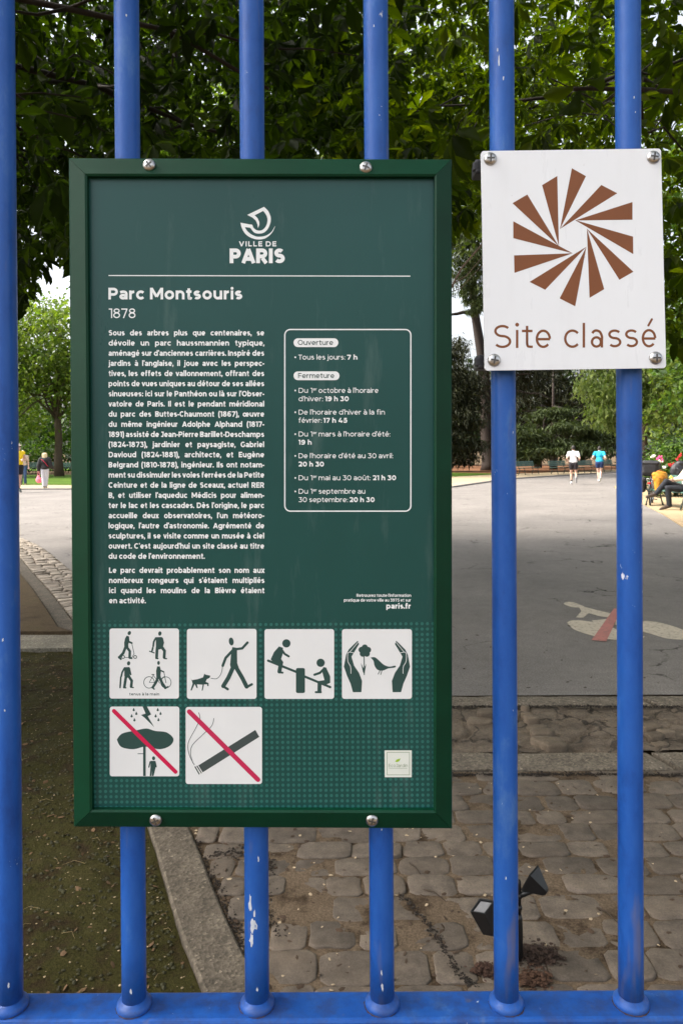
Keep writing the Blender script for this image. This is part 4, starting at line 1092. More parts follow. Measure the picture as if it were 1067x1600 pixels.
def chestnut(label, base, boughs, n, x0, x1, y0, y1, low, high, seed, size=.16, mat=None):
    g = np.random.default_rng(seed); t = empty('chestnut_tree', base, label, 'tree', 'chestnut trees with boughs over the path'); mb = MB()
    b = Vector(base); mb.tube([b + Vector((0, 0, z)) + Vector((.03 * math.sin(z), .02 * z, 0)) for z in (-.1, .3, 1, 2, 3, 4, 5.2, 6.5)], [.36, .30, .27, .26, .25, .23, .19, .12], 14)
    for e in boughs:
        s_ = b + Vector((0, 0, g.uniform(3.6, 5.4))); P = limb(mb, s_, e, .05, .010, g, 8, .05, .06)
        for q in range(3, 8):
            for _ in range(2):
                d = Vector((g.normal(0, .7), g.normal(0, .7), g.normal(-.15, .3))); limb(mb, P[q], P[q] + d, .011, .004, g, 4, .1)
    mb.build('trunk', BARKD, t, True)
    pts = canopy_pts(g, n, x0, x1, y0, y1, low, high, np.array([.32, .32, .25]), 15)
    over = canopy_pts(g, 5200, x0, x1, -1.8, 4.5, low_over, 7.5, np.array([.4, .4, .3]), 9)  # unseen leaves overhead, added to shade the ground behind the fence
    back = canopy_pts(g, 3000, x0 * 1.15, x1 * 1.15, 8, 17, lowL, 11.5, np.array([.5, .5, .4]), 12)
    pts = np.vstack([pts, over, back])
    leaves('crown', pts, size * (.55 + .75 * g.random(len(pts)) + .7 * (g.random(len(pts)) > .93)), PALM, mat or CHEST, t, g, .55, .3)
    return t
def lowL(x, y):
    s_ = x / np.maximum(y, .1)
    edge = np.interp(s_, [-1.2, -.46, -.43, -.39, -.36, -.30, -.05, .12, .16, .30, .45, .8], [.1, .17, .21, .27, .265, .22, .24, .30, .315, .33, .14, .10])
    return 1.55 + edge * y + .05
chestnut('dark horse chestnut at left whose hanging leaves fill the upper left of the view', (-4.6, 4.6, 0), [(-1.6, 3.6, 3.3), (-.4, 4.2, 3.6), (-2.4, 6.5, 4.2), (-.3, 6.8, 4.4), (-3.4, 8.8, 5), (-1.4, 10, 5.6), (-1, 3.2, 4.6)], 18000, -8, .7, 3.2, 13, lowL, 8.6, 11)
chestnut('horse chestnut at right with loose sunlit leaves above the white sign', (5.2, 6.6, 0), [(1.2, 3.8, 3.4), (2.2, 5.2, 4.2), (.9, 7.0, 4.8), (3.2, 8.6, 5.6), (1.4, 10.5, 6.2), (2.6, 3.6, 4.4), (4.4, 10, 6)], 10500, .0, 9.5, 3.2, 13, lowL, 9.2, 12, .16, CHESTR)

BRIGHT = leafmat('linden_leaf', [(.055, .095, .016, 1), (.09, .14, .022, 1), (.14, .19, .034, 1), (.19, .235, .045, 1)], .4, .55)
MID = leafmat('shrub_leaf', [(.03, .065, .012, 1), (.05, .10, .018, 1), (.075, .13, .02, 1), (.11, .17, .03, 1)], .35, .5)
DARKL = leafmat('dark_leaf', [(.012, .026, .008, 1), (.022, .045, .012, 1), (.034, .06, .016, 1)], .25, .5)
CEDAR = leafmat('cedar_needles', [(.040, .058, .022, 1), (.068, .092, .034, 1), (.10, .128, .046, 1)], .2, .6)
CEDARL = leafmat('sunlit_needles', [(.035, .052, .020, 1), (.065, .088, .032, 1), (.11, .135, .050, 1)], .25, .6)  # sun on the upper cedar crown is put into the needle colour
SHADEN = leafmat('shaded_needles', [(.018, .023, .010, 1), (.032, .036, .016, 1), (.05, .052, .024, 1)], .1, .6)  # darker copy: shade among the boughs is put into the needle colour
GREYL = leafmat('pale_drooping_leaf', [(.10, .15, .035, 1), (.16, .22, .06, 1), (.23, .28, .09, 1), (.28, .32, .12, 1)], .35, .45)
GT = 'trees across the park road'
tree('linden_tree', 'light green linden with slim dark trunk on the far lawn behind the blond walker', (-18.3, 48, 0), 9.5, [(-18.6, 48, 8.6, 4.2, 4, 3.2), (-21.5, 47, 5.4, 3.6, 3.2, 3.0), (-16.2, 48.5, 6.4, 2.6, 3, 2.8), (-20, 47, 9.3, 3, 3, 2.2), (-22, 46, 3.4, 2.6, 2.4, 1.4), (-18.5, 47, 6.8, 3, 3, 2)], 14000, .32, BRIGHT, 21, .26, GT, limbs=16, clump=.14, per=30)
tree('linden_tree', 'pale yellow green linden at the left edge of the far lawn', (-26.5, 54, 0), 9, [(-26.5, 54, 7.5, 4, 4, 4.2), (-24, 53, 4.5, 2.6, 3, 2.4), (-29, 54, 5, 3, 3, 3)], 5500, .38, BRIGHT, 22, .24, GT)
tree('broad_tree', 'dense green tree between the lawn and the hidden middle of the park', (-10.5, 60, 0), 8, [(-10.5, 60, 7, 4.6, 4, 4.4), (-7, 61, 5, 3.4, 3.4, 3.6)], 5000, .42, MID, 23, .3, GT)
tree('broad_tree', 'tall dark tree standing behind the information board', (-2, 66, 0), 9, [(-2, 66, 8, 5.5, 4.5, 5), (3.4, 66, 5, 3.6, 4, 4)], 5200, .45, DARKL, 24, .35, GT)
# tall cedar with its trunk between the two signs
g = np.random.default_rng(31)
cd = empty('cedar_tree', (11.3, 56.5, 0), 'big old cedar with reddish leaning trunk beside the white sign', 'tree', 'cedars behind the benches'); mb = MB()
P = [Vector((11.35, 56.5, -.1)), Vector((11.3, 56.5, .5)), Vector((11.15, 56.5, 3)), Vector((11.05, 56.5, 6)), Vector((10.7, 56.5, 9)), Vector((10.2, 56.4, 12)), Vector((9.9, 56.2, 15)), Vector((9.9, 56, 20)), Vector((9.9, 56, 25))]
mb.tube(P, [.85, .62, .54, .46, .38, .32, .26, .18, .06], 16)
limb(mb, P[4], (12.6, 56, 12.6), .26, .12, g, 6, .03); limb(mb, P[5], (7.4, 55, 11.4), .2, .06, g, 6, .04, .06); limb(mb, P[5], (12.5, 54, 14), .16, .05, g); limb(mb, P[6], (6.6, 54, 16.5), .15, .04, g); limb(mb, P[7], (13, 55, 19), .12, .04, g)
for e in ((6.5, 53, 5.4), (8, 52, 3.2), (13.5, 53, 7), (7, 55, 8.6), (15, 53, 5.2)): limb(mb, P[3], e, .13, .03, g, 6, .04, .08)
mb.build('trunk', BARKR, cd, True)
pts = blob_points(g, [(9.0, 53.4, 15.4, 2.0, 1.8, 1.4), (9.3, 53.2, 13.4, 1.4, 1.4, 1.2), (8.6, 53.6, 17.6, 2.2, 2, 1.6), (12.5, 54, 17.5, 3, 2.4, 1.6), (9.8, 53.6, 12.2, 1.0, 1.2, .9), (10, 55, 22, 3, 3, 2.4)], 26000, .15, 40, .15)
leaves('crown', pts, .42, NEEDLE, CEDARL, cd, g, .5, .9)
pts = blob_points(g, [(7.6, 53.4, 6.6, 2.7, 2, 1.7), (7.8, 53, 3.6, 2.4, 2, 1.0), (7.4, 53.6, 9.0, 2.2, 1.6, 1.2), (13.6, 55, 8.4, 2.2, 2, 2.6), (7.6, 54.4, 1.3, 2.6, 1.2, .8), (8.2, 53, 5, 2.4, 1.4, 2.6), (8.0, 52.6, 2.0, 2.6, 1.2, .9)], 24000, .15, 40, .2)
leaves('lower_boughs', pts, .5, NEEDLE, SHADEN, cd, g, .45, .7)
def cedar_bush(label, base, blobs, n, seed, size=.5, mat=CEDAR):
    g = np.random.default_rng(seed); t = empty('cedar_tree', base, label, 'tree', 'cedars behind the benches'); mb = MB(); b = Vector(base)
    mb.tube([b + Vector((0, 0, z)) for z in (-.1, 1, 3, 5, 8)], [.35, .26, .18, .12, .04], 10)
    for q in blobs:
        for _ in range(3): limb(mb, b + Vector((0, 0, g.uniform(.8, 5))), Vector(q[:3]) + Vector(g.normal(0, .4, 3)) * q[3], .09, .02, g, 6, .05, .08)
    mb.build('trunk', BARKR, t, True)
    leaves('crown', blob_points(g, blobs, n, .15, 46, .25), size, NEEDLE, mat, t, g, .45, .55)
cedar_bush('spreading dark cedar with low feathery boughs above the far green benches', (16.6, 58, 0), [(13.2, 52.6, 2.9, 1.9, 1.6, .55), (14.6, 52.2, 1.8, 2.2, 1.6, .6), (16.6, 52.4, 3.2, 2.0, 1.5, .5), (17.4, 52.4, 1.7, 1.8, 1.4, .65), (15.4, 53.5, 4.2, 2.2, 1.5, .5), (18.8, 54, 2.6, 1.8, 1.6, .8), (13.2, 53, 1.2, 1.5, 1.3, .5)], 15000, 41, .46)
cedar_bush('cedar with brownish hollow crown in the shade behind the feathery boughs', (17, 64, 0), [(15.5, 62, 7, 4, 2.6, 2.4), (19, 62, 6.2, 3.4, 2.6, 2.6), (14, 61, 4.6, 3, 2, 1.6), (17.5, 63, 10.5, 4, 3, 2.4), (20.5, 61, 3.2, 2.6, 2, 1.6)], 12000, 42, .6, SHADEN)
tree('weeping_tree', 'pale green tree with drooping glossy leaves over the two runners', (18.9, 46, 0), 7, [(14.9, 43, 5.4, 1.5, 1.4, 1.3), (16.4, 43, 4.2, 1.6, 1.4, 1.5), (15.4, 43, 3.7, 1.2, 1.2, .9), (17.4, 43, 6.2, 1.9, 1.6, 1.8), (16, 43.4, 7.2, 1.8, 1.6, 1.4), (18.6, 43.5, 4.6, 1.8, 1.6, 1.6), (18, 44, 8.4, 2.4, 2, 1.6)], 11000, .36, GREYL, 51, .22, GT, down=.95, tilt=.5, clump=.17, per=24, shell=.3, templ=NEEDLE[2:] + SIMPLE[2:])
tree('broad_tree', 'leafy green tree at the right edge rising behind the seated visitor', (13.6, 26, 0), 8, [(12.4, 25, 8.2, 2.2, 2, 2.2), (13.4, 25.5, 5.4, 2.4, 2, 2.0), (11.6, 25, 5.2, 1.2, 1.4, 1.5), (12.6, 25, 3.6, 1.9, 1.6, 1.1), (11.9, 24.8, 10.6, 2.2, 2, 2), (15.5, 26, 4, 2.4, 2, 2.6)], 11000, .26, MID, 52, .24, GT, clump=.15, limbs=12)
tree('broad_tree', 'yellow green tree far behind the right hand benches', (21, 40, 0), 8, [(20, 40, 5.4, 3, 2.6, 3.2), (17.8, 40, 3.0, 1.4, 1.6, 1.6), (22.5, 40, 8, 3.6, 3, 3)], 6000, .34, BRIGHT, 53, .22, GT)
tree('tall_tree', 'tall yellow green tree with its top showing above the bars left of the notice', (-6.5, 46, 0), 14, [(-8, 46, 20, 5, 4, 5), (-12, 46, 23, 5, 4, 4), (-3, 46, 24, 5, 4, 4)], 6500, .46, BRIGHT, 55, .45, GT, limbs=12)
tree('tall_tree', 'tall bright broad crowned tree whose top shows above the park notice', (1.5, 43, 0), 14, [(0, 43, 19, 6, 4, 5), (7.5, 43, 17.5, 6, 4, 4.4), (5, 43, 23, 7, 4, 4), (13, 44, 20, 5, 4, 5)], 11000, .46, BRIGHT, 54, .45, GT, limbs=14)
for k, (x, y, h, wd, lb) in enumerate(((-40, 70, 11, 7, 'round wood edge tree at the far left behind the sunny slope'), (-30, 78, 12, 7, 'wood edge tree rising behind the yellow green linden'), (-20, 74, 8.6, 6, 'low rounded wood edge tree behind the slim trunked linden'), (-9, 80, 11, 7, 'wood edge tree hidden behind the information board'), (6, 82, 9, 6, 'wood edge tree glimpsed left of the cedar trunk'), (15, 76, 11, 6, 'wood edge tree right behind the cedar trunk'), (24, 74, 13, 7, 'tall wood edge tree behind the two runners'), (34, 70, 14, 8, 'tall wood edge tree behind the weeping tree'), (36, 54, 13, 8, 'dense wood edge tree to the right of the road bend'), (30, 40, 12, 7, 'dense wood edge tree behind the rose bush'))):
    tree('woodland_tree', lb, (x, y, 0), h * .8, [(x, y, h * .55, wd * .8, 4, h * .42), (x - wd * .45, y - 1, h * .32, wd * .5, 3, h * .28), (x + wd * .45, y - 1, h * .35, wd * .5, 3, h * .3)], 4200, .6, DARKL if k > 3 else MID, 60 + k, .3, 'trees at the edge of the wood', clump=.17)
def shrub(label, base, rx, ry, rz, n, size, mat, seed, group='shrubs behind the far benches', name='shrub'):
    g = np.random.default_rng(seed); t = empty(name, base, label, 'shrub', group); mb = MB()
    for _ in range(6): limb(mb, base, Vector(base) + Vector((g.normal(0, rx * .5), g.normal(0, ry * .4), rz * 1.3)), .03, .008, g, 4)
    mb.build('stems', TWIG, t); x, y, z = base
    p = blob_points(g, [(x, y, z + rz, rx, ry, rz), (x - rx * .5, y, z + rz * .7, rx * .6, ry * .7, rz * .6), (x + rx * .5, y, z + rz * .75, rx * .6, ry * .7, rz * .65)], n, .2, 18, .4); p = p[p[:, 2] > z]
    leaves('foliage', p, size, SIMPLE, mat, t, g); return t
for k, (x, y, rx, rz, lb) in enumerate(((-24.5, 58, 2.6, 1.3, 'dark green shrub behind the walker in jeans'), (-20.8, 58.5, 2.2, 1.1, 'mid green shrub behind the blond walker'), (-16.6, 58, 2.2, 1.5, 'tall loose shrub right of the slim linden trunk'), (-29.5, 58, 2.6, 1.5, 'broad shrub at the far left behind the man in yellow'), (-12, 58, 2.6, 1.5, 'shrub just left of the information board edge'))):
    shrub(lb, (x, y, 0), rx, 1.2, rz, 1500, .3, (MID, DARKL, BRIGHT, MID, MID)[k], 80 + k)
GR = 'flowering shrubs behind the near bench'
s1 = shrub('dark rose bush with red and pink blooms behind the loaded bicycle', (10.95, 24.3, 0), 1.15, .8, .88, 3000, .15, MID, 91, GR, 'rose_bush')
shrub('leafy shrub between the rose bush and the road bend', (13.9, 31, 0), 1.2, 1.1, 1.1, 2200, .2, DARKL, 92, GR)
shrub('bright shrub behind the rose bush at the right edge', (16.2, 32.5, 0), 1.6, 1.2, 1.3, 2200, .2, MID, 93, GR)
def blooms(parent, spots, mat, seed):
    g = np.random.default_rng(seed)
    for px, py, Y in spots:
        mb = MB(); c = onY(px, py, Y)
        for i in range(9): 
            d = Vector(g.normal(0, .028, 3)); mb.ell(c + d, (.026, .018, .024), 8, Matrix.Rotation(g.uniform(0, 3), 3, 'Y'))
        mb.build('blossom', mat, parent, True)
blooms(s1, [(1028, 717, 23.2), (1032, 714, 23.3), (1034, 719, 23.2)], plain('pink_bloom', S(224, 84, 140), .6, .15), 1)
blooms(s1, [(1046, 728, 23.2), (1050, 726, 23.2), (1058, 718, 23.3), (1063, 711, 23.3)], plain('red_bloom', S(190, 28, 34), .6, .15), 2)
blooms(s1, [(1030, 722, 23.1), (1021, 713, 23.3), (1036, 730, 23.1)], plain('white_bloom', S(228, 228, 214), .6, .1), 3)

# ------------------------------------------------------------------ benches
GREENW = plain('bench_green', (.06, .13, .105, 1), .45, .15, 8)
CAST = plain('bench_iron', (.02, .035, .03, 1), .5, .2, 20)
def bench_parts(t):
    o = org(t); mb = MB()
    for i in range(5): mb.box(o + Vector((0, -.20 + .095 * i, .44 - .004 * i)), (2.2, .08, .032), bev=.006)
    mb.build('seat', GREENW, t); mb = MB()
    Rm = Matrix.Rotation(R(-12), 3, 'X')
    for i in range(3): mb.box(o + Vector((0, .27 + .022 * i, .56 + .115 * i)), (2.2, .026, .10), Rm, bev=.006)
    mb.build('backrest', GREENW, t)
    for x in (-.85, .85):
        mb = MB(); b = o + Vector((x, 0, 0))
        mb.tube([b + Vector(p) for p in ((0, -.24, 0), (0, -.22, .10), (0, -.16, .28), (0, -.17, .40))], [.026, .02, .018, .022], 8)
        mb.tube([b + Vector(p) for p in ((0, .26, 0), (0, .22, .12), (0, .17, .30), (0, .24, .44), (0, .33, .86))], [.026, .02, .018, .02, .014], 8)
        mb.tube([b + Vector(p) for p in ((0, -.2, .40), (0, 0, .405), (0, .22, .40))], .016, 8); mb.tube([b + Vector(p) for p in ((0, -.19, .2), (0, 0, .24), (0, .19, .2))], .012, 8)
        mb.build('leg', CAST, t, True)
def bench(loc, rot, label, first, group):
    if first is None:
        t = empty('park_bench', (0, 0, 0), label, 'bench', group); bench_parts(t)
    else:
        t = first.copy(); C.objects.link(t); t['label'] = label; t['group'] = group
        for ch in first.children: c = ch.copy(); C.objects.link(c); c.parent = t
    t.location = loc; t.rotation_euler = (0, 0, rot); return t
GB = 'green slatted park benches'
def gp_(px, py): p = G(px, py); return (p.x, p.y, .02)
B0 = None
for (px, py, rz, lb) in ((826, 742, .80, 'green park bench under the feathery cedar boughs, nearest the blue bar'), (876, 741, .78, 'green park bench just left of the runner in white'), (918, 740, .74, 'green park bench between the two runners'), (949, 738, .70, 'green park bench right of the runner in turquoise')):
    b = bench(gp_(px, py), rz, lb, B0, GB); B0 = B0 or b; b.scale = (.95, 1, 1)
for (px, py, rz, lb) in ((47, 741, .05, 'green bench on the far lawn left of the blond walker'), (105, 742, -.02, 'green bench right of the slim linden trunk'), (69, 741.2, 0, 'green bench directly behind the blond walker'), (20, 741, .08, 'green bench at the far left behind the man in yellow')):
    bench(gp_(px, py), rz, lb, B0, GB).scale = (.8, 1, 1)
sb = G(1071, 796); SBY = sb.y
bench((8.66, 19.45, .02), R(-84), 'green bench at the right edge carrying the seated visitor', B0, GB).scale = (1, 1, 1)
bench((10.9, 23.0, .02), R(-70), 'green bench standing in front of the rose bush', B0, GB).scale = (1, 1, 1)

# ------------------------------------------------------------------ people
SKIN = plain('skin', (.50, .30, .22, 1), .5, .06, 20); SKIN2 = plain('pale_skin', (.56, .36, .28, 1), .5, .06, 20)
HAIRD = plain('dark_hair', (.015, .012, .010, 1), .5, .3, 80); HAIRB = plain('blond_hair', (.62, .50, .30, 1), .5, .25, 80)
EYEM = plain('eye', (.05, .04, .035, 1), .2, .1)
def cloth(n, c, v=.12): return plain(n, c, .85, v, 14, bump=.3)
class Body:
    """joints in a local frame (x right, y ahead, z up), turned and moved to the place"""
    def __init__(s, loc, face, J, scale=1.0):
        s.M = Matrix.Translation(loc) @ Matrix.Rotation(face, 4, 'Z'); s.k = scale; s.J = J
    def __call__(s, p): 
        if isinstance(p, str): p = s.J[p]
        return s.M @ (Vector(p) * s.k)
    @property
    def R3(s): return s.M.to_3x3()
BASE = dict(pel=(0, 0, .95), wai=(0, .005, 1.10), che=(0, -.005, 1.32), nec=(0, 0, 1.47), hed=(0, .02, 1.625), shL=(-.185, -.01, 1.42), shR=(.185, -.01, 1.42),
            elL=(-.24, -.03, 1.14), elR=(.24, -.03, 1.14), wrL=(-.25, .06, .90), wrR=(.25, .06, .90), hiL=(-.09, 0, .92), hiR=(.09, 0, .92), knL=(-.10, .02, .50), knR=(.10, .02, .50), anL=(-.10, -.02, .085), anR=(.10, -.02, .085), toL=(-.11, .15, .03), toR=(.11, .15, .03))
def pose(**kw): d = dict(BASE); d.update(kw); return d
def hand(mb, B, side, curl=.9, palm_dir=None):
    w_ = B('wr' + side); e = B('el' + side); d = (w_ - e).normalized(); k = B.k
    up = B.R3 @ Vector((0, 1, 0)); sd = d.cross(up); sd = sd.normalized() if sd.length > .1 else (B.R3 @ Vector((1, 0, 0)))
    nrm = sd.cross(d).normalized() * (1 if palm_dir is None else palm_dir)
    c = w_ + d * .045 * k
    mb.cap(w_, .026 * k, w_ + d * .075 * k, .034 * k); mb.ell(c, (.038 * k, .030 * k, .044 * k), 10)
    for i, (o_, L) in enumerate(((-.030, .062), (-.010, .075), (.010, .070), (.030, .054))):
        b0 = w_ + d * .078 * k + sd * o_ * k; m_ = b0 + (d * math.cos(curl * .5) + nrm * math.sin(curl * .5)) * L * .5 * k; t_ = m_ + (d * math.cos(curl * 1.3) + nrm * math.sin(curl * 1.3)) * L * .5 * k
        mb.cap(b0 - d * .02 * k, .0105 * k, m_, .0098 * k, 8); mb.cap(m_, .0098 * k, t_, .0085 * k, 8)
    b0 = w_ + d * .03 * k - sd * .03 * k; m_ = b0 + (d * .6 - sd * .7 + nrm * .3).normalized() * .035 * k; t_ = m_ + (d * .8 + nrm * .5).normalized() * .03 * k
    mb.cap(b0, .013 * k, m_, .0115 * k, 8); mb.cap(m_, .0115 * k, t_, .0095 * k, 8)
def head(mb, B, look=0.0, down=0.0):
    k = B.k; c = B('hed'); Rm = B.R3 @ Matrix.Rotation(look, 3, 'Z') @ Matrix.Rotation(-down, 3, 'X')
    f = lambda x, y, z: c + Rm @ (Vector((x, y, z)) * k)
    mb.ell(f(0, -.005, .035), (.076 * k, .094 * k, .092 * k), 16, Rm); mb.ell(f(0, .025, -.045), (.058 * k, .066 * k, .07 * k), 14, Rm)
    mb.ell(f(0, .06, -.088), (.026 * k, .026 * k, .02 * k), 10, Rm)
    mb.cap(f(0, .088, .012), .010 * k, f(0, .108, -.024), .014 * k, 8); mb.cap(f(-.022, .086, -.056), .008 * k, f(.022, .086, -.056), .008 * k, 8)
    for s_ in (-1, 1): mb.ell(f(.077 * s_, -.005, 0), (.012 * k, .022 * k, .033 * k), 10, Rm)
    mb.cap(B('nec') - (B.R3 @ Vector((0, .0, .05))) * k, .062 * k, f(0, -.01, -.05), .052 * k)
    return f, Rm
def body(B, name_parent, skin, look=0, down=0, shoes=True, hands=(.9, .9), hp=(1, 1)):
    mb = MB(); k = B.k
    f, Rm = head(mb, B, look, down)
    torso(mb, B, 0)
    for s_ in 'LR':
        mb.cap(B('sh' + s_), .056 * k, B('el' + s_), .041 * k); mb.cap(B('el' + s_), .041 * k, B('wr' + s_), .027 * k)
        mb.cap(B('hi' + s_), .086 * k, B('kn' + s_), .056 * k)
        mid = B('kn' + s_).lerp(B('an' + s_), .33); mb.cap(B('kn' + s_), .054 * k, mid, .056 * k); mb.cap(mid, .056 * k, B('an' + s_), .036 * k)
        mb.cap(B('an' + s_), .038 * k, B('to' + s_), .028 * k)
    hand(mb, B, 'L', hands[0], hp[0]); hand(mb, B, 'R', hands[1], hp[1])
    o = remesh(mb, 'body', skin, name_parent, .0085, 2)
    for s_ in (-1, 1): MB().ell(f(.031 * s_, .082, .012), (.011 * k, .008 * k, .008 * k), 10, Rm).build('eye', EYEM, name_parent, True)
    return f, Rm
def torso(mb, B, g_, top=True, bottom=True):
    k = B.k; a, b, c = B('pel'), B('wai'), B('che')
    ax = (c - a).normalized(); sd = (B('shR') - B('shL')).normalized(); fw = ax.cross(sd).normalized() * -1
    Rm = Matrix((sd, fw, ax)).transposed()
    if bottom: mb.ell(a, ((.165 + g_) * k, (.118 + g_) * k, (.135 + g_) * k), 16, Rm)
    mb.ell(b, ((.145 + g_) * k, (.105 + g_) * k, (.17 + g_) * k), 16, Rm)
    if top:
        mb.ell(c, ((.170 + g_) * k, (.118 + g_) * k, (.19 + g_ * .5) * k), 16, Rm)
        mb.cap(B('shL'), (.06 + g_) * k, B('shR'), (.06 + g_) * k)
    return Rm
def shirt(B, t, mat, sleeve=.5, g_=.018, hem=.10, name='shirt', long=False):
    mb = MB(); k = B.k; Rm = torso(mb, B, g_, True, False); a = B('pel'); ax = (B('wai') - a).normalized()
    mb.ell(a + ax * (.24 - hem) * k, ((.166 + g_) * k, (.120 + g_) * k, .14 * k), 16, Rm)
    for s_ in 'LR':
        e = B('sh' + s_).lerp(B('el' + s_), sleeve if not long else 1); mb.cap(B('sh' + s_), (.06 + g_) * k, e, (.05 + g_ * .9) * k)
        if long: mb.cap(B('el' + s_), (.046 + g_) * k, B('el' + s_).lerp(B('wr' + s_), .92), (.034 + g_) * k)
    mb.cap(B('che').lerp(B('nec'), .5), (.085 + g_) * k, B('che').lerp(B('nec'), .85), .07 * k)
    return remesh(mb, name, mat, t, .010, 3)
def shorts(B, t, mat, leng=.45, g_=.022, name='shorts'):
    mb = MB(); k = B.k; Rm = torso(mb, B, g_ * .6, False, True)
    for s_ in 'LR':
        if leng <= 1: mb.cap(B('hi' + s_), (.09 + g_) * k, B('hi' + s_).lerp(B('kn' + s_), leng), (.088 + g_ - .02 * leng) * k)
        else:
            mb.cap(B('hi' + s_), (.088 + g_) * k, B('kn' + s_), (.062 + g_) * k); mb.cap(B('kn' + s_), (.06 + g_) * k, B('kn' + s_).lerp(B('an' + s_), .95), (.05 + g_) * k)
    return remesh(mb, name, mat, t, .010, 3)
def shoe(B, t, s_, mat, name='shoe'):
    mb = MB(); k = B.k; a, b = B('an' + s_), B('to' + s_); d = (b - a).normalized()
    mb.cap(a - d * .02 * k, .052 * k, a.lerp(b, .55), .046 * k); mb.cap(a.lerp(b, .5), .045 * k, b + d * .02 * k, .034 * k)
    return remesh(mb, name, mat, t, .009, 2)
def hair(B, t, f, Rm, mat, style='short'):
    k = B.k; mb = MB(); mb.ell(f(0, -.02, .045), (.084 * k, .096 * k, .094 * k), 16, Rm)
    if style == 'long':
        for i in range(9):
            a = (i - 4) / 4; mb.cap(f(.075 * a, -.05 - .03 * (1 - abs(a)), .06), .05 * k, f(.105 * a, -.085 + .04 * abs(a), -.17 - .02 * (i % 2)), .030 * k)
    else: mb.cap(f(-.05, -.06, -.01), .04 * k, f(.05, -.06, -.01), .04 * k)
    return remesh(mb, 'hair', mat, t, .009, 2)
def feetz(J): return J
PG = None
# runner in white, seen from behind
p = G(893.5, 757); JW = pose(anL=(-.08, .02, .085), toL=(-.09, .17, .03), knL=(-.09, .10, .50), knR=(.11, .05, .50), anR=(.12, -.30, .30), toR=(.13, -.26, .13), elL=(-.27, -.12, 1.17), wrL=(-.24, .08, 1.02), elR=(.27, -.14, 1.17), wrR=(.25, .08, 1.10), pel=(0, .02, .94), che=(0, .05, 1.32), nec=(0, .07, 1.47), hed=(0, .10, 1.62), shL=(-.185, .04, 1.42), shR=(.185, .04, 1.42), wai=(0, .03, 1.1))
t = empty('person', (p.x, p.y, 0), 'runner in white T-shirt and black shorts jogging away, left of the pair', 'person', 'joggers on the road'); B = Body(Vector((p.x + .05, p.y, 0)), R(-18), JW)
WT = cloth('white_cotton', (.78, .77, .80, 1), .04)
f, Rm = body(B, t, SKIN); shirt(B, t, WT, .58, .014, .15); shorts(B, t, cloth('black_shorts', (.018, .014, .018, 1)), .42)
hair(B, t, f, Rm, HAIRD); shoe(B, t, 'L', WT); shoe(B, t, 'R', cloth('grey_shoe', (.3, .29, .29, 1)))
for s_ in 'L':
    mb = MB(); mb.cap(B('anL') + Vector((0, 0, .03)), .041, B('anL') + Vector((0, 0, .09)), .043); mb.build('sock', cloth('black_sock', (.02, .02, .02, 1)), t, True)
# runner in turquoise
p = G(936, 753.5); JB = pose(anL=(-.03, .02, .085), toL=(-.03, .17, .03), knL=(-.06, .10, .50), knR=(.06, .06, .52), anR=(.04, -.20, .20), toR=(.04, -.14, .05), elL=(-.31, -.06, 1.20), wrL=(-.34, .12, 1.12), elR=(.27, -.14, 1.17), wrR=(.27, .06, 1.10), che=(0, .05, 1.32), nec=(0, .07, 1.47), hed=(0, .11, 1.61), shL=(-.19, .04, 1.42), shR=(.19, .04, 1.42), pel=(0, .02, .94), wai=(0, .03, 1.1))
t = empty('person', (p.x, p.y, 0), 'runner in turquoise T-shirt and navy shorts jogging away, right of the pair', 'person', 'joggers on the road'); B = Body(Vector((p.x, p.y, 0)), R(-20), JB, .99)
f, Rm = body(B, t, SKIN2); shirt(B, t, cloth('turquoise_cotton', (.02, .40, .62, 1), .06), .50, .018, .14); shorts(B, t, cloth('navy_shorts', (.010, .025, .09, 1)), .36)
hair(B, t, f, Rm, HAIRD); shoe(B, t, 'L', WT); shoe(B, t, 'R', cloth('cream_shoe', (.5, .48, .42, 1)))
# man in yellow, facing half right
p = G(29, 769.5); JY = pose(wrL=(-.10, .20, 1.16), elL=(-.27, -.02, 1.14), wrR=(.30, .10, .90), elR=(.25, -.06, 1.14), knR=(.07, .08, .50), anR=(.06, .04, .085), toR=(.08, .21, .03), knL=(-.09, -.06, .51), anL=(-.10, -.22, .12), toL=(-.11, -.08, .03))
t = empty('person', (p.x, p.y, 0), 'man in yellow vest, black shorts, pale cap and sunglasses walking at left', 'person'); B = Body(Vector((p.x, p.y, 0)), R(-140), JY, 1.09)
f, Rm = body(B, t, SKIN2, R(35)); shirt(B, t, cloth('yellow_vest', (.85, .60, .015, 1), .06), .10, .016, .13); shorts(B, t, cloth('black_running_shorts', (.012, .010, .014, 1)), .5)
hair(B, t, f, Rm, HAIRD)
mb = MB(); mb.ell(f(0, -.005, .065), (.093, .106, .085), 16, Rm); mb.ell(f(0, .10, .055), (.07, .075, .012), 14, Rm); remesh(mb, 'cap', cloth('pale_cap', (.55, .47, .38, 1), .05), t, .009)
mb = MB(); 
for s_ in (-1, 1): mb.ell(f(.033 * s_, .092, .014), (.030, .012, .020), 10, Rm); mb.cap(f(.062 * s_, .08, .018), .006, f(.08 * s_, 0, .016), .005, 8)
mb.build('sunglasses', BLACKP, t, True)
for s_ in 'LR': shoe(B, t, s_, cloth('dark_trainer' + s_, (.02, .03, .03, 1)))
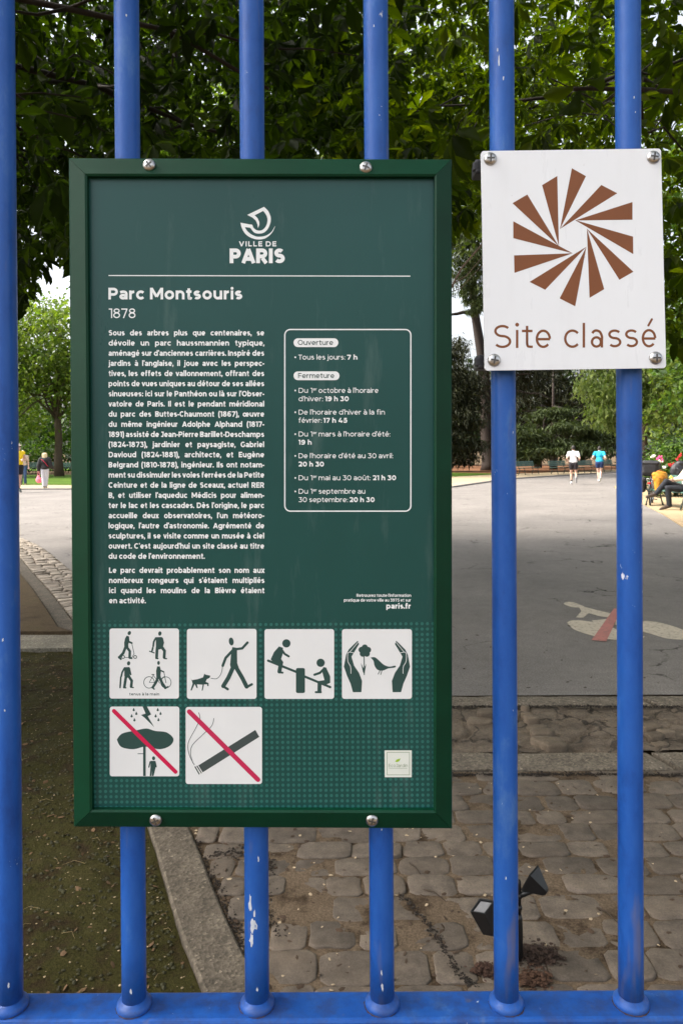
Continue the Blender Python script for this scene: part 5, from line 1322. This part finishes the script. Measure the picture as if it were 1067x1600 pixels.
# walker in jeans behind him
p = G(37, 758); t = empty('person', (p.x, p.y, 0), 'walker in blue jeans and patterned top, half hidden behind the man in yellow', 'person'); B = Body(Vector((p.x, p.y, 0)), R(-160), pose(knL=(-.09, .07, .5), anR=(.10, -.12, .1), toR=(.10, .04, .03)), .96)
f, Rm = body(B, t, SKIN2); PT = cloth('patterned_top', (.52, .42, .36, 1), .4); shirt(B, t, PT, .6, .02, .14); shorts(B, t, cloth('blue_denim', (.035, .075, .17, 1)), 2, .018, 'trousers'); hair(B, t, f, Rm, HAIRD)
for s_ in 'LR': shoe(B, t, s_, cloth('brown_trainer' + s_, (.10, .07, .05, 1)))
# blond woman in black jacket
p = G(71, 763.3); JF = pose(elL=(-.28, -.02, 1.13), wrL=(-.29, .04, .90), elR=(.28, -.04, 1.12), wrR=(.34, .12, .98), knR=(.07, .08, .5), anR=(.03, .05, .085), toR=(.04, .20, .03), anL=(-.05, -.06, .09), toL=(-.05, .08, .03), knL=(-.08, .02, .5))
t = empty('person', (p.x, p.y, 0), 'blond woman in black jacket and pale grey trousers walking on the sand verge', 'person'); B = Body(Vector((p.x, p.y, .02)), R(12), JF, .87)
f, Rm = body(B, t, SKIN2, hands=(1.5, .6)); JK = cloth('black_jacket', (.014, .013, .015, 1)); shirt(B, t, JK, 1, .060, .17, 'jacket', True); shorts(B, t, cloth('pale_grey_trousers', (.50, .51, .58, 1), .05), 2, .026, 'trousers'); hair(B, t, f, Rm, HAIRB, 'long')
mb = MB(); k = .92; mb.tube([B((-.20, -.05, 1.46)), B((-.08, -.185, 1.40)), B((.06, -.19, 1.24)), B((.17, -.15, 1.08))], .012, 8); mb.build('strap', cloth('red_strap', (.5, .02, .06, 1)), t, True)
for s_ in 'LR': shoe(B, t, s_, cloth('khaki_shoe' + s_, (.12, .11, .07, 1)))
wl = B('wrL'); mb = MB(); hv = wl + Vector((0, 0, -.10))
mb.tube([hv + Vector((-.02, 0, .04)), hv + Vector((-.05, 0, -.10)), hv + Vector((-.06, 0, -.22))], .008, 8); mb.tube([hv + Vector((.02, 0, .04)), hv + Vector((.03, 0, -.10)), hv + Vector((.03, 0, -.22))], .008, 8)
bagt = empty('shopping_bag', hv + Vector((0, 0, -.3)), 'pink plastic bag hanging from the blond woman\'s left hand', 'bag'); mb.build('handles', cloth('pink_handle', (.75, .16, .24, 1)), bagt, True)
mb = MB(); mb.ell(hv + Vector((-.01, 0, -.33)), (.13, .07, .14), 14); mb.ell(hv + Vector((-.02, 0, -.22)), (.07, .045, .09), 12); mb.ell(hv + Vector((.03, .01, -.40)), (.09, .06, .07), 12); remesh(mb, 'sack', cloth('pink_plastic', (.80, .20, .28, 1), .15), bagt, .012)
# seated visitor at the right edge (faces left)
JS = dict(pel=(0, 0, .56), wai=(0, -.03, .72), che=(0, -.09, .93), nec=(0, -.13, 1.08), hed=(0, -.14, 1.23), shL=(-.18, -.10, 1.02), shR=(.18, -.10, 1.02), elL=(-.23, .09, .80), wrL=(-.12, .33, .78), elR=(.23, .07, .78), wrR=(.10, .30, .74),
          hiL=(-.09, .06, .53), hiR=(.09, .06, .53), knL=(-.09, .50, .55), anL=(-.07, .46, .10), toL=(-.07, .66, .03), knR=(.02, .50, .71), anR=(-.02, .78, .40), toR=(-.03, .99, .335))
hp_ = G(1040, 801); t = empty('person', (8.74, 18.75, 0), 'visitor sitting cross-legged on the right hand bench in dark trousers and cream sleeves', 'person'); B = Body(Vector((8.74, 18.75, .02)), R(88), JS, 1.0)
f, Rm = body(B, t, SKIN2, 0, .1, hands=(1.6, 1.2)); shirt(B, t, cloth('cream_jumper', (.66, .55, .42, 1), .06), 1, .022, .04, 'jumper', True); DEN = cloth('dark_denim', (.010, .012, .018, 1), .25); shorts(B, t, DEN, 2, .016, 'trousers'); hair(B, t, f, Rm, HAIRD)
LEA = plain('brown_leather', (.05, .032, .024, 1), .35, .2, 30)
for s_ in 'LR': shoe(B, t, s_, LEA)
hw = B('wrL'); fr_ = MB(); c = hw + (B('wrL') - B('elL')).normalized() * .10 + Vector((0, 0, .045)); fr_.ell(c, (.045, .045, .05), 14); tag(fr_.build('fruit', plain('yellow_fruit', (.80, .62, .06, 1), .4, .1), None, True, c), 'yellow fruit held in the seated visitor\'s hand', 'fruit')
c = Vector((8.72, 18.42, .545)); fr_ = MB(); fr_.ell(c, (.16, .15, .085), 16); fr_.ell(c + Vector((.06, .03, .03)), (.10, .09, .07), 12); fr_.cap(c + Vector((-.08, -.02, .05)), .04, c + Vector((-.12, -.04, .09)), .012)
o = remesh(fr_, 'carrier_bag', plain('white_plastic', (.72, .73, .76, 1), .35, .08, 18, bump=.3), None, .012); tag(o, 'crumpled white bag lying on the bench seat beside the visitor', 'bag')

# ------------------------------------------------------------------ loaded bicycle
RUB = plain('tyre_rubber', (.015, .015, .015, 1), .7, .1); ALU = plain('bare_aluminium', (.55, .55, .56, 1), .35, .1, 60, metal=1); PURP = plain('plum_frame', (.10, .06, .08, 1), .35, .1)
RB = plain('red_reflector', (.55, .02, .02, 1), .3, .05)
bx = Vector((8.66, 20.7, .02)); bt = empty('bicycle', bx, 'touring bicycle with plum frame parked behind the seated visitor', 'bicycle'); Mb = Matrix.Translation(bx) @ Matrix.Rotation(R(64), 4, 'Z')
W = lambda x, y, z: Mb @ Vector((x, y, z))
for wx in (-.52, .52):
    mb = MB(); mb.tube([W(wx + .335 * math.cos(2 * math.pi * i / 36), 0, .35 + .335 * math.sin(2 * math.pi * i / 36)) for i in range(37)], .021, 10, False); wh = mb.build('tyre', RUB, bt, True)
    mb = MB(); mb.tube([W(wx + .307 * math.cos(2 * math.pi * i / 36), 0, .35 + .307 * math.sin(2 * math.pi * i / 36)) for i in range(37)], .011, 8, False)
    for i in range(18):
        a = 2 * math.pi * i / 18; mb.tube([W(wx, .02 * (-1) ** i, .35), W(wx + .30 * math.cos(a + .2), 0, .35 + .30 * math.sin(a + .2))], .0018, 4)
    mb.tube([W(wx, -.05, .35), W(wx, .05, .35)], .02, 10); mb.build('rim', ALU, wh, True)
    mb = MB(); mb.tube([W(wx + .372 * math.cos(R(a)), 0, .35 + .372 * math.sin(R(a))) for a in range(20 if wx > 0 else 10, 171, 15)], .02, 8, True, .35); mb.build('mudguard', ALU, bt, True)
mb = MB(); HB, BB, ST, HD = (-.52, 0, .35), (-.08, 0, .29), (-.22, 0, .78), (.32, 0, .84)
for a, b, r_ in ((HB, BB, .010), (HB, ST, .010), (BB, ST, .016), (BB, (.36, 0, .70), .018), (ST, (.33, 0, .80), .016), ((.37, 0, .66), HD, .02), ((.37, .05, .66), (.52, .05, .35), .011), ((.37, -.05, .66), (.52, -.05, .35), .011), ((.36, -.06, .66), (.36, .06, .66), .014)): mb.tube([W(*a), W(*b)], r_, 10)
mb.build('bike_frame', PURP, bt, True)
mb = MB(); mb.tube([W(-.22, 0, .78), W(-.25, 0, .92)], .013, 10); mb.ell(W(-.26, 0, .95), (.12, .075, .035), 12, Mb.to_3x3()); mb.cap(W(-.18, 0, .955), .03, W(-.08, 0, .95), .018); mb.build('saddle', BLACKP, bt, True)
mb = MB(); mb.tube([W(.32, 0, .82), W(.29, 0, .98)], .014, 8); mb.tube([W(.24, -.30, 1.02), W(.30, -.12, 1.0), W(.31, .12, 1.0), W(.24, .30, 1.02)], .013, 8); mb.build('handlebar', BLACKP, bt, True)
mb = MB()
for s_ in (-1, 1): mb.tube([W(-.78, .07 * s_, .74), W(-.30, .07 * s_, .74)], .007, 8); mb.tube([W(-.62, .07 * s_, .74), W(-.52, .06 * s_, .36)], .006, 8)
mb.tube([W(-.78, -.07, .74), W(-.78, .07, .74)], .007, 8); mb.build('luggage_rack', ALU, bt, True)
mb = MB(); mb.box(W(-.86, 0, .62), (.03, .08, .05), Mb.to_3x3(), bev=.008); mb.build('rear_light', RB, bt)
mb = MB(); mb.tube([W(-.08, -.06, .29), W(-.04, -.07, .14)], .01, 8); mb.tube([W(-.08, .06, .29), W(-.12, .07, .44)], .01, 8); mb.box(W(-.04, -.12, .14), (.09, .09, .02), Mb.to_3x3(), bev=.004); mb.box(W(-.12, .12, .44), (.09, .09, .02), Mb.to_3x3(), bev=.004); mb.lathe(W(-.08, -.055, .29), [(.09, -.003), (.09, .003)], 20, Mb.to_3x3() @ Matrix.Rotation(R(90), 3, 'X')); mb.build('crankset', DARKM, bt)
NYL = plain('black_nylon', (.014, .014, .017, 1), .55, .3, 25, bump=.4)
def bag(name, c, d, mat, label, rollz=0, strap=None):
    t = empty(name, c, label, 'bag'); mb = MB(); Rm = Mb.to_3x3()
    mb.box(c, d, Rm, bev=min(d) * .28); mb.box(Vector(c) + Rm @ Vector((0, 0, d[2] * .40)), (d[0] * 1.04, d[1] * 1.06, d[2] * .28), Rm, bev=min(d) * .13)
    o = remesh(mb, 'bag_body', mat, t, .014, 4)
    mb = MB()
    for s_ in (-.28, .28): mb.tube([Vector(c) + Rm @ Vector((d[0] * s_, d[1] * .53 * q, z)) for q, z in ((-1, -d[2] * .3), (-1.04, d[2] * .35), (-.6, d[2] * .56), (.6, d[2] * .56), (1.04, d[2] * .35), (1, -d[2] * .3))], .010, 8)
    mb.build('straps', strap or DARKM, t, True)
bag('pannier_bag', W(-.54, .20, .55), (.34, .18, .38), NYL, 'black pannier bag hanging on the near side of the bicycle rack')
bag('pannier_bag', W(-.54, -.20, .55), (.34, .18, .38), NYL, 'black pannier bag hanging on the far side of the bicycle rack')
bag('duffel_bag', W(-.52, 0, 1.0), (.36, .48, .40), NYL, 'bulky black duffel bag strapped on top of the bicycle rack')
oc_ = onY(1029, 752, 19.7); bt2 = empty('duffel_sack', oc_, 'mustard orange sack hanging from the loaded bicycle behind the knee', 'bag'); mb = MB()
mb.ell(oc_ + Vector((.02, 0, .10)), (.20, .13, .17), 16); mb.cap(oc_ + Vector((0, 0, .05)), .15, oc_ + Vector((-.03, 0, -.22)), .085); mb.cap(oc_ + Vector((-.12, 0, .18)), .07, oc_ + Vector((.14, 0, .20)), .06); mb.cap(oc_ + Vector((.16, 0, .2)), .05, oc_ + Vector((.22, .02, .12)), .03)
remesh(mb, 'sack_body', plain('mustard_fabric', (.50, .22, .012, 1), .7, .18, 14, bump=.5), bt2, .014, 3)
mb = MB(); mb.tube([oc_ + Vector((-.1, -.06, .26)), oc_ + Vector((0, -.09, .30)), oc_ + Vector((.1, -.06, .26))], .012, 8); mb.tube([oc_ + Vector((-.12, -.125, .12)), oc_ + Vector((.02, -.155, .08)), oc_ + Vector((.14, -.125, .12))], .008, 8); mb.build('straps', plain('orange_strap', (.45, .14, .02, 1), .6, .1), bt2, True)
c = onY(1058, 736, 21.6); rb_ = empty('backpack', c, 'black rounded backpack standing on the bench in front of the rose bush', 'bag'); mb = MB()
mb.ell(c, (.22, .15, .26), 14); mb.ell(c + Vector((.04, -.10, -.06)), (.15, .08, .15), 12); mb.ell(c + Vector((.08, 0, .22)), (.15, .12, .09), 12); remesh(mb, 'pack_body', NYL, rb_, .015, 3)
mb = MB(); mb.tube([c + Vector((-.1, -.17, .1)), c + Vector((0, -.2, -.02)), c + Vector((.1, -.18, .1))], .012, 8); mb.build('strap', DARKM, rb_, True)

# ------------------------------------------------------------------ twin spotlight on a stake, just behind the bars
SZ = 2.22
def sp_(px, py, dy=0): return onY(px, py, SZ + dy)
gb = sp_(811, 1520); lt = empty('twin_spotlight', (gb.x, SZ, 0), 'black ground spotlight with two square heads on a stake behind the fifth bar', 'spotlight')
mb = MB(); tp = sp_(810, 1374)
mb.tube([(gb.x, SZ, -.03), (gb.x, SZ, .09), (gb.x, SZ, .135), (gb.x - .001, SZ, .15)], [.0105, .0105, .0100, .0075], 14); mb.tube([(gb.x - .001, SZ, .145), (tp.x, SZ, tp.z - .012), (tp.x, SZ, tp.z)], [.0072, .0072, .004], 14)
mb.build('stake', BLACKP, lt, True)
def lamp_head(c, ax, up, s0, s1, L, joint, end=None):
    """truncated pyramid opening along ax"""
    ax = Vector(ax).normalized(); up = Vector(up); up = (up - ax * up.dot(ax)).normalized(); sd = ax.cross(up)
    mb = MB(); V = []
    for t_, s_ in ((-.5, s1 * .55), (-.42, s1), (.42, s0), (.5, s0), (.5, s0 * .86), (.42, s0 * .82)):
        for a, b in ((-1, -1), (1, -1), (1, 1), (-1, 1)): V.append(c + ax * L * t_ + sd * a * s_ / 2 + up * b * s_ / 2)
    fs = [(0, 3, 2, 1)]
    for i in range(5):
        for j in range(4): a = i * 4 + j; b = i * 4 + (j + 1) % 4; fs.append((a, b, b + 4, a + 4))
    fs.append((20, 21, 22, 23))
    h_ = recalc(mb.add(V, fs).build('lamp_head', BLACKP, lt))
    mb = MB(); s_ = s0 * .80; q = c + ax * L * .44
    mb.add([q - sd * s_ / 2 - up * s_ / 2, q + sd * s_ / 2 - up * s_ / 2, q + sd * s_ / 2 + up * s_ / 2, q - sd * s_ / 2 + up * s_ / 2], [(0, 1, 2, 3)]); mb.build('lens', LENS, h_)
    mb = MB(); mb.tube([joint, end or (c - ax * L * .40)], .0085, 10); mb.ell(joint, (.011, .011, .011), 10); mb.build('arm', BLACKP, h_, True)
lamp_head(sp_(840, 1383, -.01), (-.66, .50, .40), (0, 0, 1), .062, .020, .062, Vector((tp.x, SZ, tp.z - .050)), sp_(832, 1391, -.01))
lamp_head(sp_(762, 1436, -.02), (-.40, .02, .92), (.5, -.6, .4), .056, .046, .085, Vector((tp.x, SZ, tp.z - .085)))

# ------------------------------------------------------------------ road marking: crossed-out cycle
class Flat:
    def __init__(s): s.mb = MB(); s.k = 0
    def poly(s, pts, z):
        bm = bmesh.new(); vs = []
        for p in pts: q = G(p[0], p[1], z); vs.append(bm.verts.new(q))
        fc = bm.faces.new(vs); bm.normal_update(); bmesh.ops.triangulate(bm, faces=[fc]); bm.normal_update(); bm.verts.index_update()
        s.mb.add([v.co.copy() for v in bm.verts], [[v.index for v in (q.verts if q.normal.z > 0 else reversed(list(q.verts)))] for q in bm.faces]); bm.free(); return s
zm = lambda x, y: (680 + x * .3627, 860 + y * .3627)
rm = MB(); mk = empty('road_marking', G(950, 975), 'worn white cycle symbol crossed by a faded red bar painted on the asphalt', 'road marking')
def worn(name, col):
    a = NT(name); n1 = a.noise(26, 6, .75); k = a.ramp(n1, [(.50, 0), (.66, 1)]); n2 = a.noise(5, 4); c = a.ramp(n2, [(.3, dk(col, .86)), (.7, dk(col, 1.06))])
    c = a.mix(a.mix(1, k, (.75, .75, .75, 1), 'MULTIPLY'), c, (.16, .14, .125, 1)); return a.fin(c, .8, spec=.2)
wm = worn('worn_white_paint', S(196, 184, 166)); rmat = worn('faded_red_paint', S(184, 122, 114))
fl = Flat()
fl.poly([zm(*p) for p in sp2([(551, 230), (565, 222), (595, 224), (622, 234), (640, 242), (615, 246), (580, 242), (551, 230)], 4)[:-1]], .003)
fl.poly([zm(*p) for p in ((615, 240), (640, 243), (700, 258), (770, 275), (770, 292), (700, 282), (660, 270), (635, 290), (604, 289), (628, 262))], .0034)
fl.poly([zm(*p) for p in sp2([(566, 312), (585, 302), (640, 303), (720, 318), (790, 345), (830, 370), (820, 384), (760, 384), (680, 368), (600, 342), (566, 312)], 4)[:-1]], .0038)
fl.poly([zm(*p) for p in ((672, 302), (790, 290), (800, 300), (700, 322))], .0042)
fl.poly([zm(*p) for p in sp2([(880, 312), (905, 304), (970, 312), (1060, 340), (1110, 372), (1090, 384), (1000, 380), (930, 360), (885, 345), (880, 312)], 4)[:-1]], .003)
fl.poly([zm(*p) for p in ((780, 300), (890, 318), (890, 345), (770, 320))], .0034); fl.poly([zm(*p) for p in ((840, 372), (902, 370), (880, 384), (838, 384))], .0034)
fl.mb.build('cycle_symbol', wm, mk)
fl = Flat(); fl.poly([zm(*p) for p in ((672, 386), (735, 392), (800, 252), (768, 250))], .006); fl.mb.build('red_bar', rmat, mk)

# ------------------------------------------------------------------ loose litter
def scatter(name, n, fn, size, mat, seed, flat=.4, long=1.0):
    g = np.random.default_rng(seed); mb = MB()
    for _ in range(n):
        x, y, z = fn(g); s_ = size * g.uniform(.5, 1.5); a = g.uniform(0, 6.28); Rm = Matrix.Rotation(a, 3, 'Z') @ Matrix.Rotation(g.normal(0, .3), 3, 'X')
        V = [Rm @ Vector((s_ * long * math.cos(t_) * g.uniform(.7, 1.2), s_ * math.sin(t_) * g.uniform(.7, 1.2), 0)) + Vector((x, y, z + .003)) for t_ in (0, 1.3, 2.6, 3.8, 5)]
        mb.add(V + [Rm @ Vector((0, 0, s_ * flat)) + Vector((x, y, z + .003))], [(0, 1, 5), (1, 2, 5), (2, 3, 5), (3, 4, 5), (4, 0, 5)])
    o = mb.build(name, mat); return tag(o, kind='stuff')
def on_soil(g):
    y = 1.6 + 4.1 * g.random() ** 1.3; x = at_z(kL, y).x - .02 - 2.6 * g.random() ** 1.2; return x, y, soilh(x, y)
scatter('gravel_grains', 2600, on_soil, .0030, plain('pale_grain', S(150, 132, 104), .9, .3, 3), 1)
scatter('dry_leaf_bits', 700, on_soil, .007, plain('dry_leaf', S(96, 72, 46), .9, .35, 2), 2, .15, 1.8)
scatter('moss_tufts', 7000, on_soil, .0065, mat_stone('moss', S(34, 33, 12), S(56, 54, 22), S(44, 38, 20)), 3, .6)
def on_cob(g):
    y = 1.7 + 1.8 * g.random(); x = at_z(kR, y).x + .02 + 2.6 * g.random() ** 1.4; return x, y, .006
scatter('fallen_bits', 520, on_cob, .006, plain('brown_bit', S(66, 50, 36), .9, .3, 2), 4, .2, 1.8)
scatter('fallen_grains', 260, on_cob, .005, plain('pale_bit', S(176, 156, 128), .9, .2, 2), 5, .3, 1.4)
def on_road(g):
    y = 4.8 + 16 * g.random() ** 1.8; return -1.2 + (6.6 + .1 * y) * g.random() - .18 * y * g.random(), y, .001
scatter('road_litter', 520, on_road, .006, plain('road_crumb', S(58, 46, 36), .9, .3, 2), 31, .15, 2.2)
def straw(name, n, fn, L, mat, seed):
    g = np.random.default_rng(seed); mb = MB()
    for _ in range(n):
        x, y, z = fn(g); a = g.uniform(0, 6.28); l_ = L * g.uniform(.5, 1.4); d = Vector((math.cos(a), math.sin(a), 0)); b_ = Vector((-d.y, d.x, 0)) * l_ * g.normal(0, .2)
        mb.tube([Vector((x, y, z + .004)), Vector((x, y, z + .010)) + d * l_ * .5 + b_, Vector((x, y, z + .004)) + d * l_], [.0009, .0008, .0004], 4)
    tag(mb.build(name, mat), kind='stuff')
straw('dry_straw', 160, on_soil, .06, plain('straw', S(126, 108, 74), .9, .25, 2), 32)
def along(pts, wd):
    P = [G(*p) for p in pts]
    def fn(g):
        k = int(g.integers(0, len(P) - 1)); p = P[k].lerp(P[k + 1], g.random()); return p.x + g.normal(0, wd), p.y + g.normal(0, wd), .005 + abs(g.normal(0, .003))
    return fn
DKB = plain('dark_bits', S(34, 26, 18), .95, .4, 3)  # dark bits tracing the crack line and the crevices between stones
scatter('dark_joint_bits', 260, along([(612, 1395), (640, 1415), (668, 1450), (692, 1480), (704, 1510), (722, 1530), (742, 1546)], .007), .0034, DKB, 21, .4, 1.3)
scatter('dark_joint_bits', 600, along([(292, 1306), (312, 1345), (335, 1390), (362, 1445), (392, 1520)], .016), .0036, DKB, 22, .4, 1.3)
scatter('dark_joint_bits', 500, along([(330, 1340), (400, 1334), (420, 1360), (410, 1420), (430, 1470)], .02), .0040, DKB, 23, .4, 1.3)
scatter('dark_joint_bits', 800, along([(700, 1214), (860, 1212), (1067, 1214)], .008), .0045, DKB, 24, .4, 1.3)
scatter('dark_joint_bits', 800, along([(700, 1107), (860, 1106), (1067, 1107)], .010), .0050, DKB, 25, .4, 1.3)
def pile(cx, cy, r_):
    return lambda g: (cx + g.normal(0, r_), cy + g.normal(0, r_ * .7), .004 + abs(g.normal(0, .008)))
q1 = G(838, 1500); q2 = G(762, 1522); q3 = G(832, 1535)
scatter('leaf_litter', 900, pile(q1.x, q1.y, .030), .0042, plain('rust_litter', S(46, 30, 20), .9, .4, 3), 6, .3, 1.6)
scatter('leaf_litter', 420, pile(q2.x, q2.y, .018), .0042, plain('rust_litter_dry', S(66, 42, 28), .9, .4, 3), 7, .3, 1.6)
scatter('leaf_litter', 420, pile(q3.x, q3.y, .022), .0042, plain('rust_litter_pale', S(70, 46, 30), .9, .4, 3), 8, .3, 1.6)
def twig(px0, py0, px1, py1, r_, label, z=.012):
    a, b = G(px0, py0, z), G(px1, py1, z); m_ = a.lerp(b, .5) + Vector((0, .01, .006)); mb = MB(); mb.tube([a, a.lerp(m_, .6), m_, b], [r_, r_ * .9, r_ * .8, r_ * .4], 6); tag(mb.build('twig', TWIG, None, True, a), label, 'twig', 'twigs lying on the cobbles')
twig(932, 1418, 965, 1442, .0035, 'dark twig on the cobbles beside the last bar on the right')
twig(662, 1390, 696, 1408, .003, 'short twig on the cobbles between the board and the spotlight')
twig(640, 1348, 660, 1372, .003, 'thin twig on the cobbles just below the board corner')
